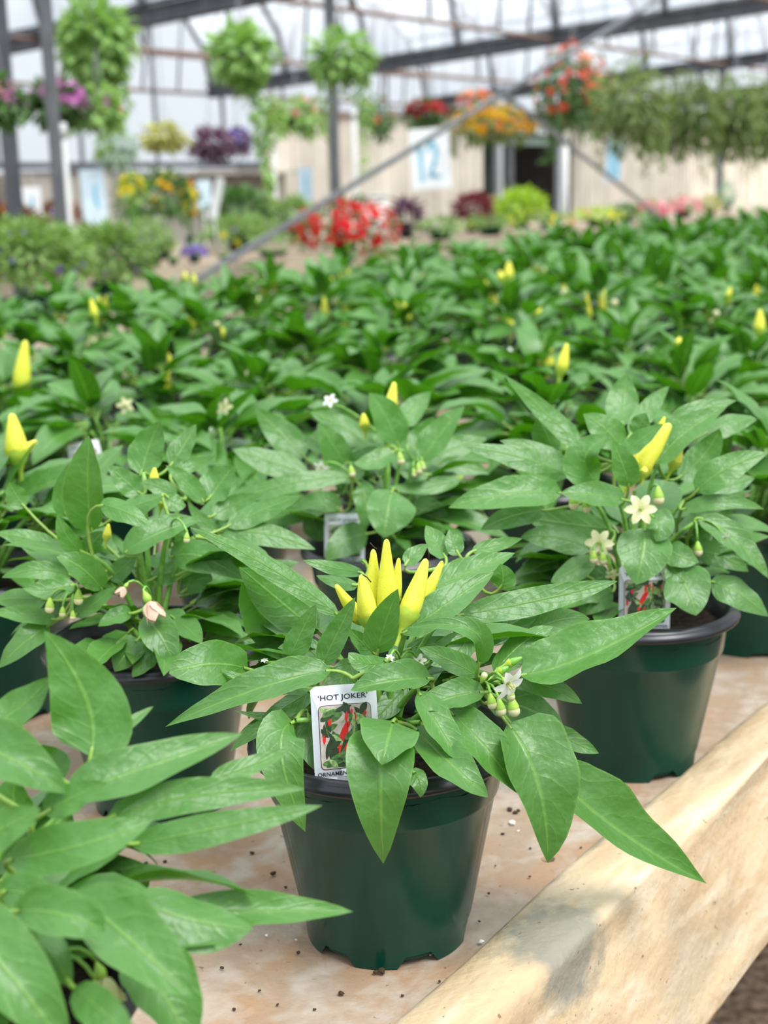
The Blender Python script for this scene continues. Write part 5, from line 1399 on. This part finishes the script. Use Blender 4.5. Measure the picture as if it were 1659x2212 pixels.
clump(1410, 455, 6.8, 90, 40, 'meadow_leaf', 'flowering_plant', 'pink flowered plant nearest the short slanting brace', 'flowers', None, .05, 120, (34, .045, ['bloom_rose', 'bloom_blush']))
clump(1475, 447, 6.8, 85, 36, 'meadow_leaf', 'flowering_plant', 'blush pink flowers between the rose flowers and yellow foliage', 'flowers', None, .05, 120, (30, .045, ['bloom_blush', 'bloom_rose']))
clump(1533, 446, 6.8, 48, 40, 'variegated_leaf', 'foliage_plant', 'yellow foliage plant beside the slim grey post', 'plant', None, .06, 110)
clump(1570, 428, 7.2, 34, 70, 'silver_leaf', 'foliage_plant', 'slender pale green plant behind the slim grey post', 'plant', None, .07, 90)
clump(1262, 478, 7.6, 55, 40, 'meadow_leaf', 'flowering_plant', 'small plant with coral flowers below the pale pipe', 'flowers', None, .05, 90, (8, .045, ['bloom_coral']))
# bushes on the short bench, left
clump(60, 560, 4.2, 260, 140, 'meadow_leaf', 'lavender_bush', 'broad green bush with scattered lilac flowers on the short bench', 'bush', None, .055, 1100, (24, .015, ['bloom_lilac', 'bloom_violet'], -.6, .9), .70, wid=.6)
clump(235, 560, 4.6, 170, 130, 'meadow_leaf', 'lavender_bush', 'narrower green bush with a band of lilac spikes', 'bush', None, .055, 900, (30, .017, ['bloom_lilac'], -.5, .9), .70, wid=.6)
clump(520, 520, 7.2, 170, 100, 'meadow_leaf', 'lavender_bush', 'yellow green bush where the slanting brace begins', 'bush', None, .07, 560, (8, .03, ['bloom_lemon', 'bloom_lilac']), wid=.6)
clump(420, 553, 6.35, 55, 46, 'meadow_leaf', 'flowering_plant', 'little plant of violet blue flowers beside the brace foot', 'flowers', None, .04, 60, (20, .032, ['bloom_violet'], -.3, 1.0))
clump(335, 440, 7.0, 165, 125, 'dark_leaf', 'daisy_plant', 'tall leafy plant with yellow daisies near the pale blue board', 'flowers', None, .08, 240, (11, .055, ['bloom_lemon', 'bloom_lemon', 'bloom_yellow']))
clump(405, 418, 7.4, 40, 40, 'dark_leaf', 'daisy_plant', 'small plant with orange flowers beside the yellow daisies', 'flowers', None, .06, 50, (7, .05, ['bloom_orange']))
clump(285, 415, 6.6, 50, 60, 'meadow_leaf', 'daisy_plant', 'plant topped by three large clear yellow blooms', 'flowers', None, .06, 60, (6, .062, ['bloom_lemon'], .1, 1.0))
clump(25, 480, 6.4, 110, 55, 'rust_leaf', 'foliage_plant', 'rusty brown leaved plant at the foot of the dark post', 'plant', None, .07, 170, (5, .03, ['bloom_lilac', 'bloom_orange']))
clump(125, 470, 7.4, 110, 40, 'rust_leaf', 'foliage_plant', 'low orange brown plant behind the white pipe', 'plant', None, .06, 120, (8, .03, ['bloom_orange', 'bloom_violet']))
clump(520, 455, 7.6, 120, 70, 'dark_leaf', 'foliage_plant', 'dusky green plant behind the leaning white stake', 'plant', None, .09, 170)
clump(640, 470, 7.6, 100, 80, 'meadow_leaf', 'foliage_plant', 'mid green plant between the brace and red mound', 'plant', None, .08, 150)

for k_, (x, y, w_, h_, m_, lab) in enumerate([(495, 560, 100, 60, 'meadow_leaf', 'green mound below the leaning white stake at the bench edge'), (590, 545, 130, 70, 'meadow_leaf', 'green mound between brace foot and red mound'),
        (322, 520, 110, 80, 'meadow_leaf', 'pale green mound below the yellow daisies'), (374, 560, 44, 40, 'variegated_leaf', 'small yellowish mound beside the violet blue flowers')]):
    clump(x, y, 6.3, w_, h_, m_, 'bedding_plant', lab, 'plant', 'bedding plants on the rear bench', .05, 220, None, wid=.7, seed=k_)
